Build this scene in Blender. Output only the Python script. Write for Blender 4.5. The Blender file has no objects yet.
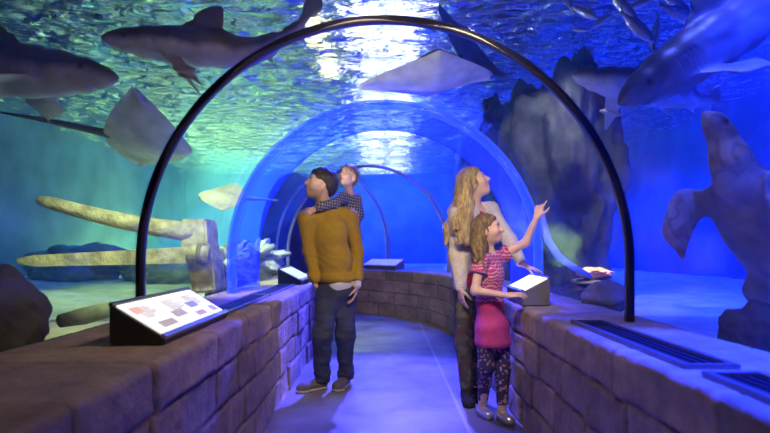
import bpy, bmesh, math, random
import numpy as np
from mathutils import Vector, Matrix, noise as mnoise

SC = bpy.context.scene
COL = SC.collection
PI = math.pi
FPX, EYE, CX, HZ = 560.0, 1.15, 385.0, 247.0        # focal length in pixels, eye height, centre column, horizon row
random.seed(7)


def at(px, py, Y):
    """the point at distance Y seen at a pixel of the 770x433 photograph"""
    return Vector(((px - CX) / FPX * Y, Y, EYE + (HZ - py) / FPX * Y))


# ------------------------------------------------------------------ scene bookkeeping
def tag(o, label=None, cat=None, group=None, kind=None):
    if label: o['label'] = label
    if cat: o['category'] = cat
    if group: o['group'] = group
    if kind: o['kind'] = kind
    return o


def empty(name, loc=(0, 0, 0), label=None, cat=None, group=None):
    o = bpy.data.objects.new(name, None)
    COL.objects.link(o)
    o.location = loc
    o.empty_display_size = 0.1
    return tag(o, label, cat, group)


def mk(name, verts, faces, mat=None, parent=None, smooth=True, cols=None, loc=None):
    """ONE mesh object; vertices in world coordinates, kept relative to parent location / loc"""
    v = np.asarray(verts, dtype=np.float64).reshape(-1, 3)
    off = np.zeros(3)
    if parent is not None:
        w = parent.location.copy()
        if parent.parent is not None: w = w + parent.parent.location
        off = np.array(w)
    elif loc is not None:
        off = np.array(loc, dtype=float)
    v = v - off
    me = bpy.data.meshes.new(name)
    if isinstance(faces, np.ndarray):
        faces = faces.tolist()
    me.from_pydata(v.tolist(), [], faces)
    if smooth:
        me.polygons.foreach_set('use_smooth', [True] * len(me.polygons))
    if cols is not None:
        c = np.asarray(cols, dtype=np.float32)
        if c.ndim == 1: c = np.tile(c, (len(v), 1))
        c4 = np.ones((len(v), 4), dtype=np.float32)
        c4[:, :3] = c[:, :3]
        a = me.color_attributes.new('Col', 'FLOAT_COLOR', 'POINT')
        a.data.foreach_set('color', c4.ravel())
    me.update()
    o = bpy.data.objects.new(name, me)
    COL.objects.link(o)
    if parent is not None: o.parent = parent
    elif loc is not None: o.location = loc
    if mat is not None: me.materials.append(mat)
    return o


# ------------------------------------------------------------------ numpy noise
def _hash(ix, iy, iz, seed):
    with np.errstate(over='ignore'):
        n = (ix.astype(np.int64) * 73856093) ^ (iy.astype(np.int64) * 19349663) ^ (iz.astype(np.int64) * 83492791) ^ (seed * 2654435)
        n = (n ^ (n >> 13)) * 1274126177
        n = n ^ (n >> 16)
    return (n & 0xffff).astype(np.float32) / 32767.5 - 1.0


def vnoise(P, freq=1.0, seed=0):
    q = np.asarray(P, dtype=np.float32) * freq
    i = np.floor(q).astype(np.int64)
    f = q - i
    f = f * f * (3 - 2 * f)
    r = 0
    for dx in (0, 1):
        for dy in (0, 1):
            for dz in (0, 1):
                w = (f[..., 0] if dx else 1 - f[..., 0]) * (f[..., 1] if dy else 1 - f[..., 1]) * (f[..., 2] if dz else 1 - f[..., 2])
                r = r + w * _hash(i[..., 0] + dx, i[..., 1] + dy, i[..., 2] + dz, seed)
    return r


def fbm(P, freq=1.0, octv=4, seed=0, gain=.5):
    r, a = 0, 1.0
    for k in range(octv):
        r = r + a * vnoise(P, freq * 2 ** k, seed + k * 17)
        a *= gain
    return r


# ------------------------------------------------------------------ implicit surfaces: smooth unions of tapered limbs, polygonised
class SDF:
    def __init__(s): s.pr, s.ops = [], []

    def cone(s, a, b, ra, rb=None, k=.02, flat=None):
        """tapered limb a-b; flat = (axis, factor): thickness along axis is factor times the radius"""
        a, b = np.array(a, float), np.array(b, float)
        rb = ra if rb is None else rb
        s.pr.append(('c', a, b, ra, rb, k, flat))
        return s

    def ell(s, c, r, R=None, k=.02):
        s.pr.append(('e', np.array(c, float), np.array(r, float), None if R is None else np.array(R, float), k))
        return s

    def chain(s, pts, rad, k=.02, flat=None):
        for i in range(len(pts) - 1):
            s.cone(pts[i], pts[i + 1], rad[i], rad[i + 1], k, flat)
        return s

    def op(s, fn): s.ops.append(fn); return s                       # fn(F, P) -> F

    def mesh(s, h=.006):
        los, his, bb = [], [], []
        for p in s.pr:
            if p[0] == 'c':
                m = max(p[3], p[4]) * max(1, (p[6][1] if p[6] else 1)) + p[5] + 2 * h
                lo, hi = np.minimum(p[1], p[2]) - m, np.maximum(p[1], p[2]) + m
            else:
                m = p[2].max() + p[4] + 2 * h
                lo, hi = p[1] - m, p[1] + m
            bb.append((lo, hi)); los.append(lo); his.append(hi)
        lo, hi = np.min(los, 0) - h, np.max(his, 0) + h
        n = np.ceil((hi - lo) / h).astype(int) + 1
        Fg = np.full(n, 1e3, dtype=np.float32)
        ax = [(lo[i] + np.arange(n[i]) * h).astype(np.float32) for i in range(3)]
        for p, (l, u) in zip(s.pr, bb):
            i0 = np.maximum(((l - lo) / h).astype(int), 0)
            i1 = np.minimum(((u - lo) / h).astype(int) + 2, n)
            sl = tuple(slice(i0[i], i1[i]) for i in range(3))
            X = ax[0][sl[0]][:, None, None]; Y = ax[1][sl[1]][None, :, None]; Z = ax[2][sl[2]][None, None, :]
            if p[0] == 'c':
                a, b, ra, rb, k, flat = p[1:]
                d = b - a
                L2 = max(float(d @ d), 1e-9)
                qx, qy, qz = X - a[0], Y - a[1], Z - a[2]
                t = np.clip((qx * d[0] + qy * d[1] + qz * d[2]) / L2, 0, 1)
                qx, qy, qz = qx - t * d[0], qy - t * d[1], qz - t * d[2]
                r = ra + (rb - ra) * t
                if flat:
                    nn, f = np.array(flat[0], float), flat[1]
                    nn = nn / np.linalg.norm(nn)
                    w = (qx * nn[0] + qy * nn[1] + qz * nn[2]) * (1 / f - 1)
                    qx, qy, qz = qx + nn[0] * w, qy + nn[1] * w, qz + nn[2] * w
                    D = (np.sqrt(qx * qx + qy * qy + qz * qz) - r) * min(1, f)
                else:
                    D = np.sqrt(qx * qx + qy * qy + qz * qz) - r
            else:
                c, r, R, k = p[1:]
                qx, qy, qz = X - c[0], Y - c[1], Z - c[2]
                if R is not None:
                    qx, qy, qz = (R[0][0] * qx + R[0][1] * qy + R[0][2] * qz, R[1][0] * qx + R[1][1] * qy + R[1][2] * qz,
                                  R[2][0] * qx + R[2][1] * qy + R[2][2] * qz)
                q0 = np.sqrt((qx / r[0]) ** 2 + (qy / r[1]) ** 2 + (qz / r[2]) ** 2)
                q1 = np.sqrt((qx / r[0] ** 2) ** 2 + (qy / r[1] ** 2) ** 2 + (qz / r[2] ** 2) ** 2) + 1e-9
                D = q0 * (q0 - 1) / q1
            A = Fg[sl]
            if k > 0:
                hh = np.maximum(k - np.abs(A - D), 0) / k
                Fg[sl] = np.minimum(A, D) - hh * hh * k * .25
            else:
                Fg[sl] = np.minimum(A, D)
        if s.ops:
            near = np.where(np.abs(Fg) < .12)
            P = np.stack([ax[0][near[0]], ax[1][near[1]], ax[2][near[2]]], -1)
            v = Fg[near]
            for fn in s.ops: v = fn(v, P)
            Fg[near] = v
            # whatever lies deep inside but beyond a cut is handled by the cut itself
            deep = np.where(Fg < -.11)
            if len(deep[0]):
                P = np.stack([ax[0][deep[0]], ax[1][deep[1]], ax[2][deep[2]]], -1)
                v = Fg[deep]
                for fn in s.ops: v = fn(v, P)
                Fg[deep] = v
        return net(Fg, lo, h)


def net(Fg, lo, h):
    ins = Fg < 0
    n = np.array(Fg.shape)
    c = np.zeros(n - 1, dtype=np.int8)
    for dx in (0, 1):
        for dy in (0, 1):
            for dz in (0, 1):
                c += ins[dx:n[0] - 1 + dx, dy:n[1] - 1 + dy, dz:n[2] - 1 + dz]
    act = np.where((c > 0) & (c < 8))
    idx = np.full(n - 1, -1, dtype=np.int64)
    idx[act] = np.arange(len(act[0]))
    acc = np.zeros((len(act[0]), 3)); cnt = np.zeros(len(act[0]))
    base = np.stack(act, -1)
    corners = [(0, 0, 0), (1, 0, 0), (0, 1, 0), (1, 1, 0), (0, 0, 1), (1, 0, 1), (0, 1, 1), (1, 1, 1)]
    vals = [np.clip(Fg[base[:, 0] + a, base[:, 1] + b, base[:, 2] + g], -10, 10).astype(np.float64) for a, b, g in corners]
    for i in range(8):
        for j in range(i + 1, 8):
            df = [abs(corners[i][q] - corners[j][q]) for q in range(3)]
            if sum(df) != 1: continue
            m = (vals[i] < 0) != (vals[j] < 0)
            t = np.where(m, vals[i] / np.where(m, vals[i] - vals[j], 1), 0)
            pa, pb = np.array(corners[i], float), np.array(corners[j], float)
            pt = pa[None] + t[:, None] * (pb - pa)[None]
            acc += np.where(m[:, None], pt, 0); cnt += m
    V = lo + (base + acc / np.maximum(cnt, 1)[:, None]) * h
    faces = []
    for axis in range(3):
        a1, a2 = (axis + 1) % 3, (axis + 2) % 3
        s0 = [slice(None)] * 3; s1 = [slice(None)] * 3
        s0[axis] = slice(0, n[axis] - 1); s1[axis] = slice(1, n[axis])
        for q in (a1, a2):
            s0[q] = slice(1, n[q] - 1); s1[q] = slice(1, n[q] - 1)
        A, B = ins[tuple(s0)], ins[tuple(s1)]
        e = np.where(A != B)
        flip = A[e]
        g = np.stack(e, -1)
        g[:, a1] += 1; g[:, a2] += 1
        def cell(d1, d2):
            q = g.copy(); q[:, a1] -= d1; q[:, a2] -= d2
            return idx[q[:, 0], q[:, 1], q[:, 2]]
        f = np.stack([cell(1, 1), cell(0, 1), cell(0, 0), cell(1, 0)], -1)
        f[~flip] = f[~flip][:, ::-1]
        faces.append(f)
    f = np.concatenate(faces)
    f = f[(f >= 0).all(1)]
    return relax(V, f, 2), f


def relax(V, f, it=1, w=.5):
    for _ in range(it):
        acc = np.zeros_like(V); cnt = np.zeros(len(V))
        for i in range(4):
            for j in ((i + 1) % 4, (i + 3) % 4):
                np.add.at(acc, f[:, i], V[f[:, j]]); np.add.at(cnt, f[:, i], 1)
        V = V * (1 - w) + w * acc / np.maximum(cnt, 1)[:, None]
    return V


# ------------------------------------------------------------------ solid pieces
def loft(rings, closed=True, caps=True):
    """rings: list of equal-length point loops -> verts, faces"""
    n = len(rings[0]); v = [tuple(p) for r in rings for p in r]; f = []
    for i in range(len(rings) - 1):
        for j in range(n if closed else n - 1):
            k = (j + 1) % n
            f.append((i * n + j, i * n + k, (i + 1) * n + k, (i + 1) * n + j))
    if caps:
        f.append(tuple(range(n - 1, -1, -1)))
        f.append(tuple((len(rings) - 1) * n + j for j in range(n)))
    return v, f


def tube(pts, rad, seg=12, caps=True):
    pts = [Vector(p) for p in pts]
    if not isinstance(rad, (list, tuple)): rad = [rad] * len(pts)
    rings = []; up = Vector((0, 0, 1)); prev = None
    for i, p in enumerate(pts):
        t = (pts[min(i + 1, len(pts) - 1)] - pts[max(i - 1, 0)]).normalized()
        if prev is None:
            a = t.cross(up)
            if a.length < 1e-3: a = t.cross(Vector((1, 0, 0)))
        else:
            a = prev - t * prev.dot(t)
        a.normalize(); b = t.cross(a); prev = a
        rings.append([p + (a * math.cos(2 * PI * j / seg) + b * math.sin(2 * PI * j / seg)) * rad[i] for j in range(seg)])
    return loft(rings, True, caps)


def bevel_box(cx, cy, cz, sx, sy, sz, bev=.01, seg=2, R=None):
    bm = bmesh.new()
    bmesh.ops.create_cube(bm, size=1)
    for v in bm.verts: v.co = Vector((v.co.x * sx, v.co.y * sy, v.co.z * sz))
    if bev > 0: bmesh.ops.bevel(bm, geom=bm.edges[:], offset=bev, segments=seg, affect='EDGES', profile=.7)
    if R is not None: bmesh.ops.transform(bm, matrix=R.to_4x4(), verts=bm.verts)
    bmesh.ops.translate(bm, vec=(cx, cy, cz), verts=bm.verts)
    bm.verts.index_update()
    v = [tuple(x.co) for x in bm.verts]; f = [tuple(q.index for q in p.verts) for p in bm.faces]
    bm.free()
    return v, f


def prism(poly, dirv, bev=.004):
    """closed polygon (3-D points) pushed along dirv, edges bevelled"""
    bm = bmesh.new()
    a = [bm.verts.new(p) for p in poly]
    b = [bm.verts.new(Vector(p) + Vector(dirv)) for p in poly]
    n = len(poly)
    bm.faces.new(a[::-1]); bm.faces.new(b)
    for i in range(n): bm.faces.new((a[i], a[(i + 1) % n], b[(i + 1) % n], b[i]))
    bmesh.ops.recalc_face_normals(bm, faces=bm.faces)
    if bev > 0: bmesh.ops.bevel(bm, geom=bm.edges[:], offset=bev, segments=2, affect='EDGES')
    bm.verts.index_update()
    v = [tuple(x.co) for x in bm.verts]; f = [tuple(q.index for q in p.verts) for p in bm.faces]
    bm.free()
    return v, f


def ico(sub):
    bm = bmesh.new()
    bmesh.ops.create_icosphere(bm, subdivisions=sub, radius=1)
    bm.verts.index_update()
    v = np.array([tuple(x.co) for x in bm.verts]); f = [tuple(q.index for q in p.verts) for p in bm.faces]
    bm.free()
    return v, f


def merge(*vf):
    V, Fc, n = [], [], 0
    for v, f in vf:
        V += [tuple(p) for p in v]; Fc += [tuple(i + n for i in q) for q in f]; n += len(v)
    return V, Fc


# ------------------------------------------------------------------ materials (all procedural)
def nodes_of(m):
    m.use_nodes = True
    nt = m.node_tree; nt.nodes.clear()
    return nt, nt.nodes, nt.links


def mat(name, color=None, rough=.6, metal=0.0, var=.25, vscale=8.0, bump=.0, bscale=40.0, emis=None, estr=0.0, coat=0.0, spec=.5, sss=0.0):
    """Principled surface; colour = given colour or the mesh's own 'Col' attribute, varied by noise"""
    m = bpy.data.materials.new(name)
    nt, N, L = nodes_of(m)
    out = N.new('ShaderNodeOutputMaterial'); b = N.new('ShaderNodeBsdfPrincipled')
    L.new(b.outputs[0], out.inputs[0])
    tc = N.new('ShaderNodeTexCoord')
    nz = N.new('ShaderNodeTexNoise'); nz.inputs['Scale'].default_value = vscale; nz.inputs['Detail'].default_value = 4
    L.new(tc.outputs['Object'], nz.inputs['Vector'])
    mr = N.new('ShaderNodeMapRange')
    mr.inputs['From Min'].default_value = .3; mr.inputs['From Max'].default_value = .7
    mr.inputs['To Min'].default_value = 1 - var; mr.inputs['To Max'].default_value = 1 + var
    L.new(nz.outputs['Fac'], mr.inputs['Value'])
    mx = N.new('ShaderNodeMix'); mx.data_type = 'RGBA'; mx.blend_type = 'MULTIPLY'; mx.inputs[0].default_value = 1
    if color is None:
        at_ = N.new('ShaderNodeAttribute'); at_.attribute_name = 'Col'
        L.new(at_.outputs['Color'], mx.inputs[6])
    else:
        mx.inputs[6].default_value = (*color, 1)
    L.new(mr.outputs[0], mx.inputs[7])
    L.new(mx.outputs[2], b.inputs['Base Color'])
    b.inputs['Roughness'].default_value = rough; b.inputs['Metallic'].default_value = metal
    b.inputs['Coat Weight'].default_value = coat; b.inputs['Specular IOR Level'].default_value = spec
    if sss: b.inputs['Subsurface Weight'].default_value = sss; b.inputs['Subsurface Radius'].default_value = (.012, .005, .003); 
    if bump:
        n2 = N.new('ShaderNodeTexNoise'); n2.inputs['Scale'].default_value = bscale; n2.inputs['Detail'].default_value = 5
        L.new(tc.outputs['Object'], n2.inputs['Vector'])
        bp = N.new('ShaderNodeBump'); bp.inputs['Strength'].default_value = bump; bp.inputs['Distance'].default_value = .02
        L.new(n2.outputs['Fac'], bp.inputs['Height']); L.new(bp.outputs[0], b.inputs['Normal'])
    if emis is not None:
        b.inputs['Emission Color'].default_value = (*emis, 1); b.inputs['Emission Strength'].default_value = estr
    return m


def clear_mat(name, tint=(1, 1, 1), f0=.03, glow=None, gstr=0.0, rough=.02, maxr=.6):
    """clear acrylic: transparent, with a Schlick reflection; glow = light of an edge-lit joint"""
    m = bpy.data.materials.new(name)
    nt, N, L = nodes_of(m)
    out = N.new('ShaderNodeOutputMaterial'); mixs = N.new('ShaderNodeMixShader')
    tr = N.new('ShaderNodeBsdfTransparent'); tr.inputs[0].default_value = (*tint, 1)
    gl = N.new('ShaderNodeBsdfGlossy'); gl.inputs['Roughness'].default_value = rough
    lw = N.new('ShaderNodeLayerWeight'); lw.inputs[0].default_value = .5
    pw = N.new('ShaderNodeMath'); pw.operation = 'POWER'; pw.inputs[1].default_value = 6.0
    L.new(lw.outputs['Facing'], pw.inputs[0])
    ma = N.new('ShaderNodeMath'); ma.operation = 'MULTIPLY_ADD'; ma.inputs[1].default_value = maxr - f0; ma.inputs[2].default_value = f0
    L.new(pw.outputs[0], ma.inputs[0]); L.new(ma.outputs[0], mixs.inputs[0])
    L.new(tr.outputs[0], mixs.inputs[1]); L.new(gl.outputs[0], mixs.inputs[2])
    last = mixs.outputs[0]
    if glow:
        em = N.new('ShaderNodeEmission'); em.inputs[0].default_value = (*glow, 1); em.inputs[1].default_value = gstr
        ad = N.new('ShaderNodeAddShader'); L.new(last, ad.inputs[0]); L.new(em.outputs[0], ad.inputs[1]); last = ad.outputs[0]
    L.new(last, out.inputs[0])
    return m


M = {}
# ================================================================== THE PLACE
# the path runs straight along +Y to Y0, then bends left round (-RC, Y0)
Y0, RC = 7.4, 2.0
S_END = Y0 + math.radians(74) * RC


def path(s, off, z=0.0):
    if s <= Y0: return (off, s, z)
    th = (s - Y0) / RC
    r = RC + off
    return (-RC + r * math.cos(th), Y0 + r * math.sin(th), z)


RAD, SPRING, LEDGE = 1.265, 1.06, 0.76                  # tunnel radius, spring line, ledge height


def arch(r, zlow, n=56):
    """half section of the tunnel (offset, z), left foot to right foot"""
    pts = [(-r, zlow + (SPRING - zlow) * i / 3) for i in range(3)]
    pts += [(-r * math.cos(PI * i / n), SPRING + r * math.sin(PI * i / n)) for i in range(n + 1)]
    pts += [(r, SPRING - (SPRING - zlow) * (i + 1) / 3) for i in range(3)]
    return pts


def srange(a, b, step):
    n = max(1, int(math.ceil((b - a) / step)))
    return [a + (b - a) * i / n for i in range(n + 1)]


def vault(s0, s1, r_in, r_out, zlow, step=.12):
    sec = arch(r_in, zlow) + arch(r_out, zlow)[::-1]
    return loft([[path(s, o, z) for o, z in sec] for s in srange(s0, s1, step)])


# ---- floor
def make_floor():
    m = bpy.data.materials.new('polished_concrete')
    nt, N, L = nodes_of(m)
    out = N.new('ShaderNodeOutputMaterial'); b = N.new('ShaderNodeBsdfPrincipled'); L.new(b.outputs[0], out.inputs[0])
    tc = N.new('ShaderNodeTexCoord')
    n1 = N.new('ShaderNodeTexNoise'); n1.inputs['Scale'].default_value = 2.2; n1.inputs['Detail'].default_value = 6; n1.inputs['Distortion'].default_value = .6
    L.new(tc.outputs['Object'], n1.inputs['Vector'])
    cr = N.new('ShaderNodeValToRGB'); cr.color_ramp.elements[0].position = .3; cr.color_ramp.elements[1].position = .72
    cr.color_ramp.elements[0].color = (.12, .115, .115, 1); cr.color_ramp.elements[1].color = (.26, .25, .245, 1)
    L.new(n1.outputs['Fac'], cr.inputs[0])
    sx = N.new('ShaderNodeSeparateXYZ'); L.new(tc.outputs['Object'], sx.inputs[0])
    d = N.new('ShaderNodeMath'); d.operation = 'SUBTRACT'; d.inputs[1].default_value = .525; L.new(sx.outputs[0], d.inputs[0])
    a = N.new('ShaderNodeMath'); a.operation = 'ABSOLUTE'; L.new(d.outputs[0], a.inputs[0])
    mr = N.new('ShaderNodeMapRange'); mr.inputs['From Min'].default_value = .006; mr.inputs['From Max'].default_value = .016
    mr.inputs['To Min'].default_value = .55; mr.inputs['To Max'].default_value = 0; L.new(a.outputs[0], mr.inputs['Value'])
    mx = N.new('ShaderNodeMix'); mx.data_type = 'RGBA'; L.new(mr.outputs[0], mx.inputs[0]); L.new(cr.outputs[0], mx.inputs[6])
    mx.inputs[7].default_value = (.46, .45, .44, 1)
    L.new(mx.outputs[2], b.inputs['Base Color'])
    n2 = N.new('ShaderNodeTexNoise'); n2.inputs['Scale'].default_value = 5; n2.inputs['Detail'].default_value = 5; L.new(tc.outputs['Object'], n2.inputs['Vector'])
    r2 = N.new('ShaderNodeMapRange'); r2.inputs['To Min'].default_value = .22; r2.inputs['To Max'].default_value = .5; L.new(n2.outputs['Fac'], r2.inputs['Value'])
    L.new(r2.outputs[0], b.inputs['Roughness'])
    bp = N.new('ShaderNodeBump'); bp.inputs['Strength'].default_value = .08; L.new(n2.outputs['Fac'], bp.inputs['Height']); L.new(bp.outputs[0], b.inputs['Normal'])
    v, f = [], []
    ss = srange(-2.2, S_END, .15); oo = np.linspace(-.95, 1.05, 15)
    sec = [(o, 0) for o in oo] + [(1.05, -.1), (-.95, -.1)]
    v, f = loft([[path(s, o, z) for o, z in sec] for s in ss])
    return tag(mk('floor', v, f, m, smooth=False), 'smooth concrete tunnel floor with one pale joint line, washed in violet blue light', 'floor', kind='structure')


# ---- stone parapets
def make_parapet(name, side, inner, label, seed):
    rnd = random.Random(seed)
    rows = [0, .185, .385, .585, LEDGE]
    joints = []
    for r in range(4):
        s = -2.4; js = []
        while s < 13:
            w = rnd.uniform(.26, .5) if r < 3 else rnd.uniform(.42, .74)
            js.append((s, rnd.uniform(-.011, .011), rnd.uniform(.74, 1.22), rnd.uniform(-.06, .06))); s += w
        joints.append(js)
    wid = 1.42 - inner
    step = .0125
    us = np.concatenate([np.arange(0, LEDGE - .03, step), LEDGE - .03 + np.linspace(0, 1, 5)[:-1] * .047,
                         LEDGE + .017 + np.arange(0, wid - .03, .03), [LEDGE + wid, LEDGE + wid + .3]])
    def prof(u):
        if u <= LEDGE - .03: return inner, u, -1.0, 0.0
        if u < LEDGE + .017:
            t = (u - LEDGE + .03) / .047 * PI / 2
            return inner + .03 * (1 - math.cos(t)), LEDGE - .03 + .03 * math.sin(t), -math.cos(t), math.sin(t)
        if u <= LEDGE + wid: return inner + .03 + (u - LEDGE - .017) * (wid - .03) / (wid - .017), LEDGE, 0.0, 1.0
        return inner + wid, LEDGE - (u - LEDGE - wid), 0.0, 0.0
    pr = np.array([prof(u) for u in us])
    s_lo, s_hi = (.15, S_END)
    ss = np.arange(s_lo, s_hi, step)
    S, U = np.meshgrid(ss, us, indexing='ij')
    P3 = np.stack([S, U, np.full_like(S, seed * 3.1)], -1)
    Sw = S + .012 * vnoise(P3, 9, 3) + .006 * vnoise(P3, 30, 4)
    Uw = U + .010 * vnoise(P3, 7, 5) + .005 * vnoise(P3, 28, 6)
    dist = np.full(S.shape, 9.0); off = np.zeros(S.shape); tone = np.ones(S.shape); warm = np.zeros(S.shape)
    for r in range(4):
        lo, hi = rows[r], rows[r + 1] if r < 3 else 99
        inr = (Uw >= lo) & (Uw < hi)
        js = joints[r]; xs = np.array([j[0] for j in js])
        k = np.clip(np.searchsorted(xs, Sw) - 1, 0, len(xs) - 2)
        d = np.minimum(Sw - xs[k], xs[k + 1] - Sw)
        if r > 0: d = np.minimum(d, Uw - lo)
        if r < 3: d = np.minimum(d, hi - Uw)
        dist = np.where(inr, d, dist)
        off = np.where(inr, np.array([j[1] for j in js])[k], off)
        tone = np.where(inr, np.array([j[2] for j in js])[k], tone)
        warm = np.where(inr, np.array([j[3] for j in js])[k], warm)
    top = np.clip((U - LEDGE + .01) / .03, 0, 1)
    g = np.exp(-(np.maximum(dist, 0) / .0065) ** 2)
    disp = -.017 * g * (1 - .6 * top) + off * (1 - .8 * top) + (.0075 * fbm(P3, 6, 3, 11) + .003 * vnoise(P3, 45, 21)) * (1 - .75 * top)
    O = pr[:, 0][None] + disp * pr[:, 2][None]
    Z = np.maximum(pr[:, 1][None] + disp * pr[:, 3][None], -.01)
    base = np.array([.36, .285, .225])
    c = base[None, None] * tone[..., None] * (1 + .22 * fbm(P3, 5, 4, 31)[..., None])
    c[..., 0] += warm * .25; c[..., 2] -= warm * .2
    c = c * (1 - .65 * g[..., None] * (1 - .5 * top[..., None]))
    c = np.clip(c, .012, .8)
    ns, nu = S.shape
    V = np.zeros((ns, nu, 3))
    for i, s in enumerate(ss):
        o = O[i] * side
        if s <= Y0: V[i, :, 0] = o; V[i, :, 1] = s
        else:
            th = (s - Y0) / RC; V[i, :, 0] = -RC + (RC + o) * math.cos(th); V[i, :, 1] = Y0 + (RC + o) * math.sin(th)
        V[i, :, 2] = Z[i]
    I = np.arange(ns * nu).reshape(ns, nu)
    q = np.stack([I[:-1, :-1], I[1:, :-1], I[1:, 1:], I[:-1, 1:]], -1).reshape(-1, 4)
    if side > 0: q = q[:, ::-1]
    o = mk(name, V.reshape(-1, 3), q, M['stone'], cols=c.reshape(-1, 3))
    return tag(o, label, 'wall', kind='structure')


# ---- acrylic tunnel
def make_tunnel():
    cuts = [(.2, 2.90), (2.94, 4.64), (5.70, Y0 + math.radians(24) * RC - .02), (Y0 + math.radians(24) * RC + .02, Y0 + math.radians(51) * RC - .02), (Y0 + math.radians(51) * RC + .02, S_END)]
    for i, (a, b) in enumerate(cuts):
        v, f = vault(a, b, RAD, RAD + .05, LEDGE - .06)
        tag(mk(f'window_{i + 1}', v, f, M['acrylic']), ['clear acrylic vault nearest the camera, before the dark arch rib', 'clear acrylic vault over the family, between dark rib and blue collar',
            'clear acrylic vault beyond the blue collar', 'curved acrylic vault over the bend in the path', 'acrylic vault at the far end of the bend'][i], 'acrylic vault', kind='structure')
    def rib(name, s, w, t, m, label, r=RAD):
        v, f = vault(s - w / 2, s + w / 2, r - t, r + .026, LEDGE - .03, .03)
        return tag(mk(name, v, f, m), label, 'arch rib', kind='structure')
    rib('trim_1', 2.92, .045, .008, M['rib'], 'big dark rubber arch rib framing the whole view')
    v, f = vault(4.66, 4.74, RAD - .012, RAD + .052, LEDGE - .05, .03)
    tag(mk('trim_2', v, f, M['collar_edge']), 'bright blue edge line of the lit acrylic collar', 'arch rib', kind='structure')
    fl = [at(541, 205, 4.78), at(543, 222, 4.78), at(548, 240, 4.78), at(558, 256, 4.78), at(573, 267, 4.8), at(590, 276, 4.85)]
    tag(mk('trim_6', *tube(fl, [.012, .03, .035, .035, .03, .02], 12), M['flange']), 'pale blue flared foot of the collar sweeping out over the rocks', 'arch rib', kind='structure')
    v, f = vault(4.74, 5.66, RAD, RAD + .05, LEDGE - .05, .08)
    tag(mk('trim_3', v, f, M['collar']), 'broad blue edge-lit acrylic collar behind the family', 'arch collar', kind='structure')
    rib('trim_4', Y0 + math.radians(24) * RC, .024, .012, M['rib_far'], 'thin grey arch seam above the stone wall at the bend')
    rib('trim_5', Y0 + math.radians(51) * RC, .024, .012, M['rib_far'], 'thin grey arch seam standing behind the far label desk')


# ---- the water: a box of it with the tunnel left out
SURF = 3.85
TX0, TX1, TY1, SAND = -7.5, 6.5, 21.0, .30


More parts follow.
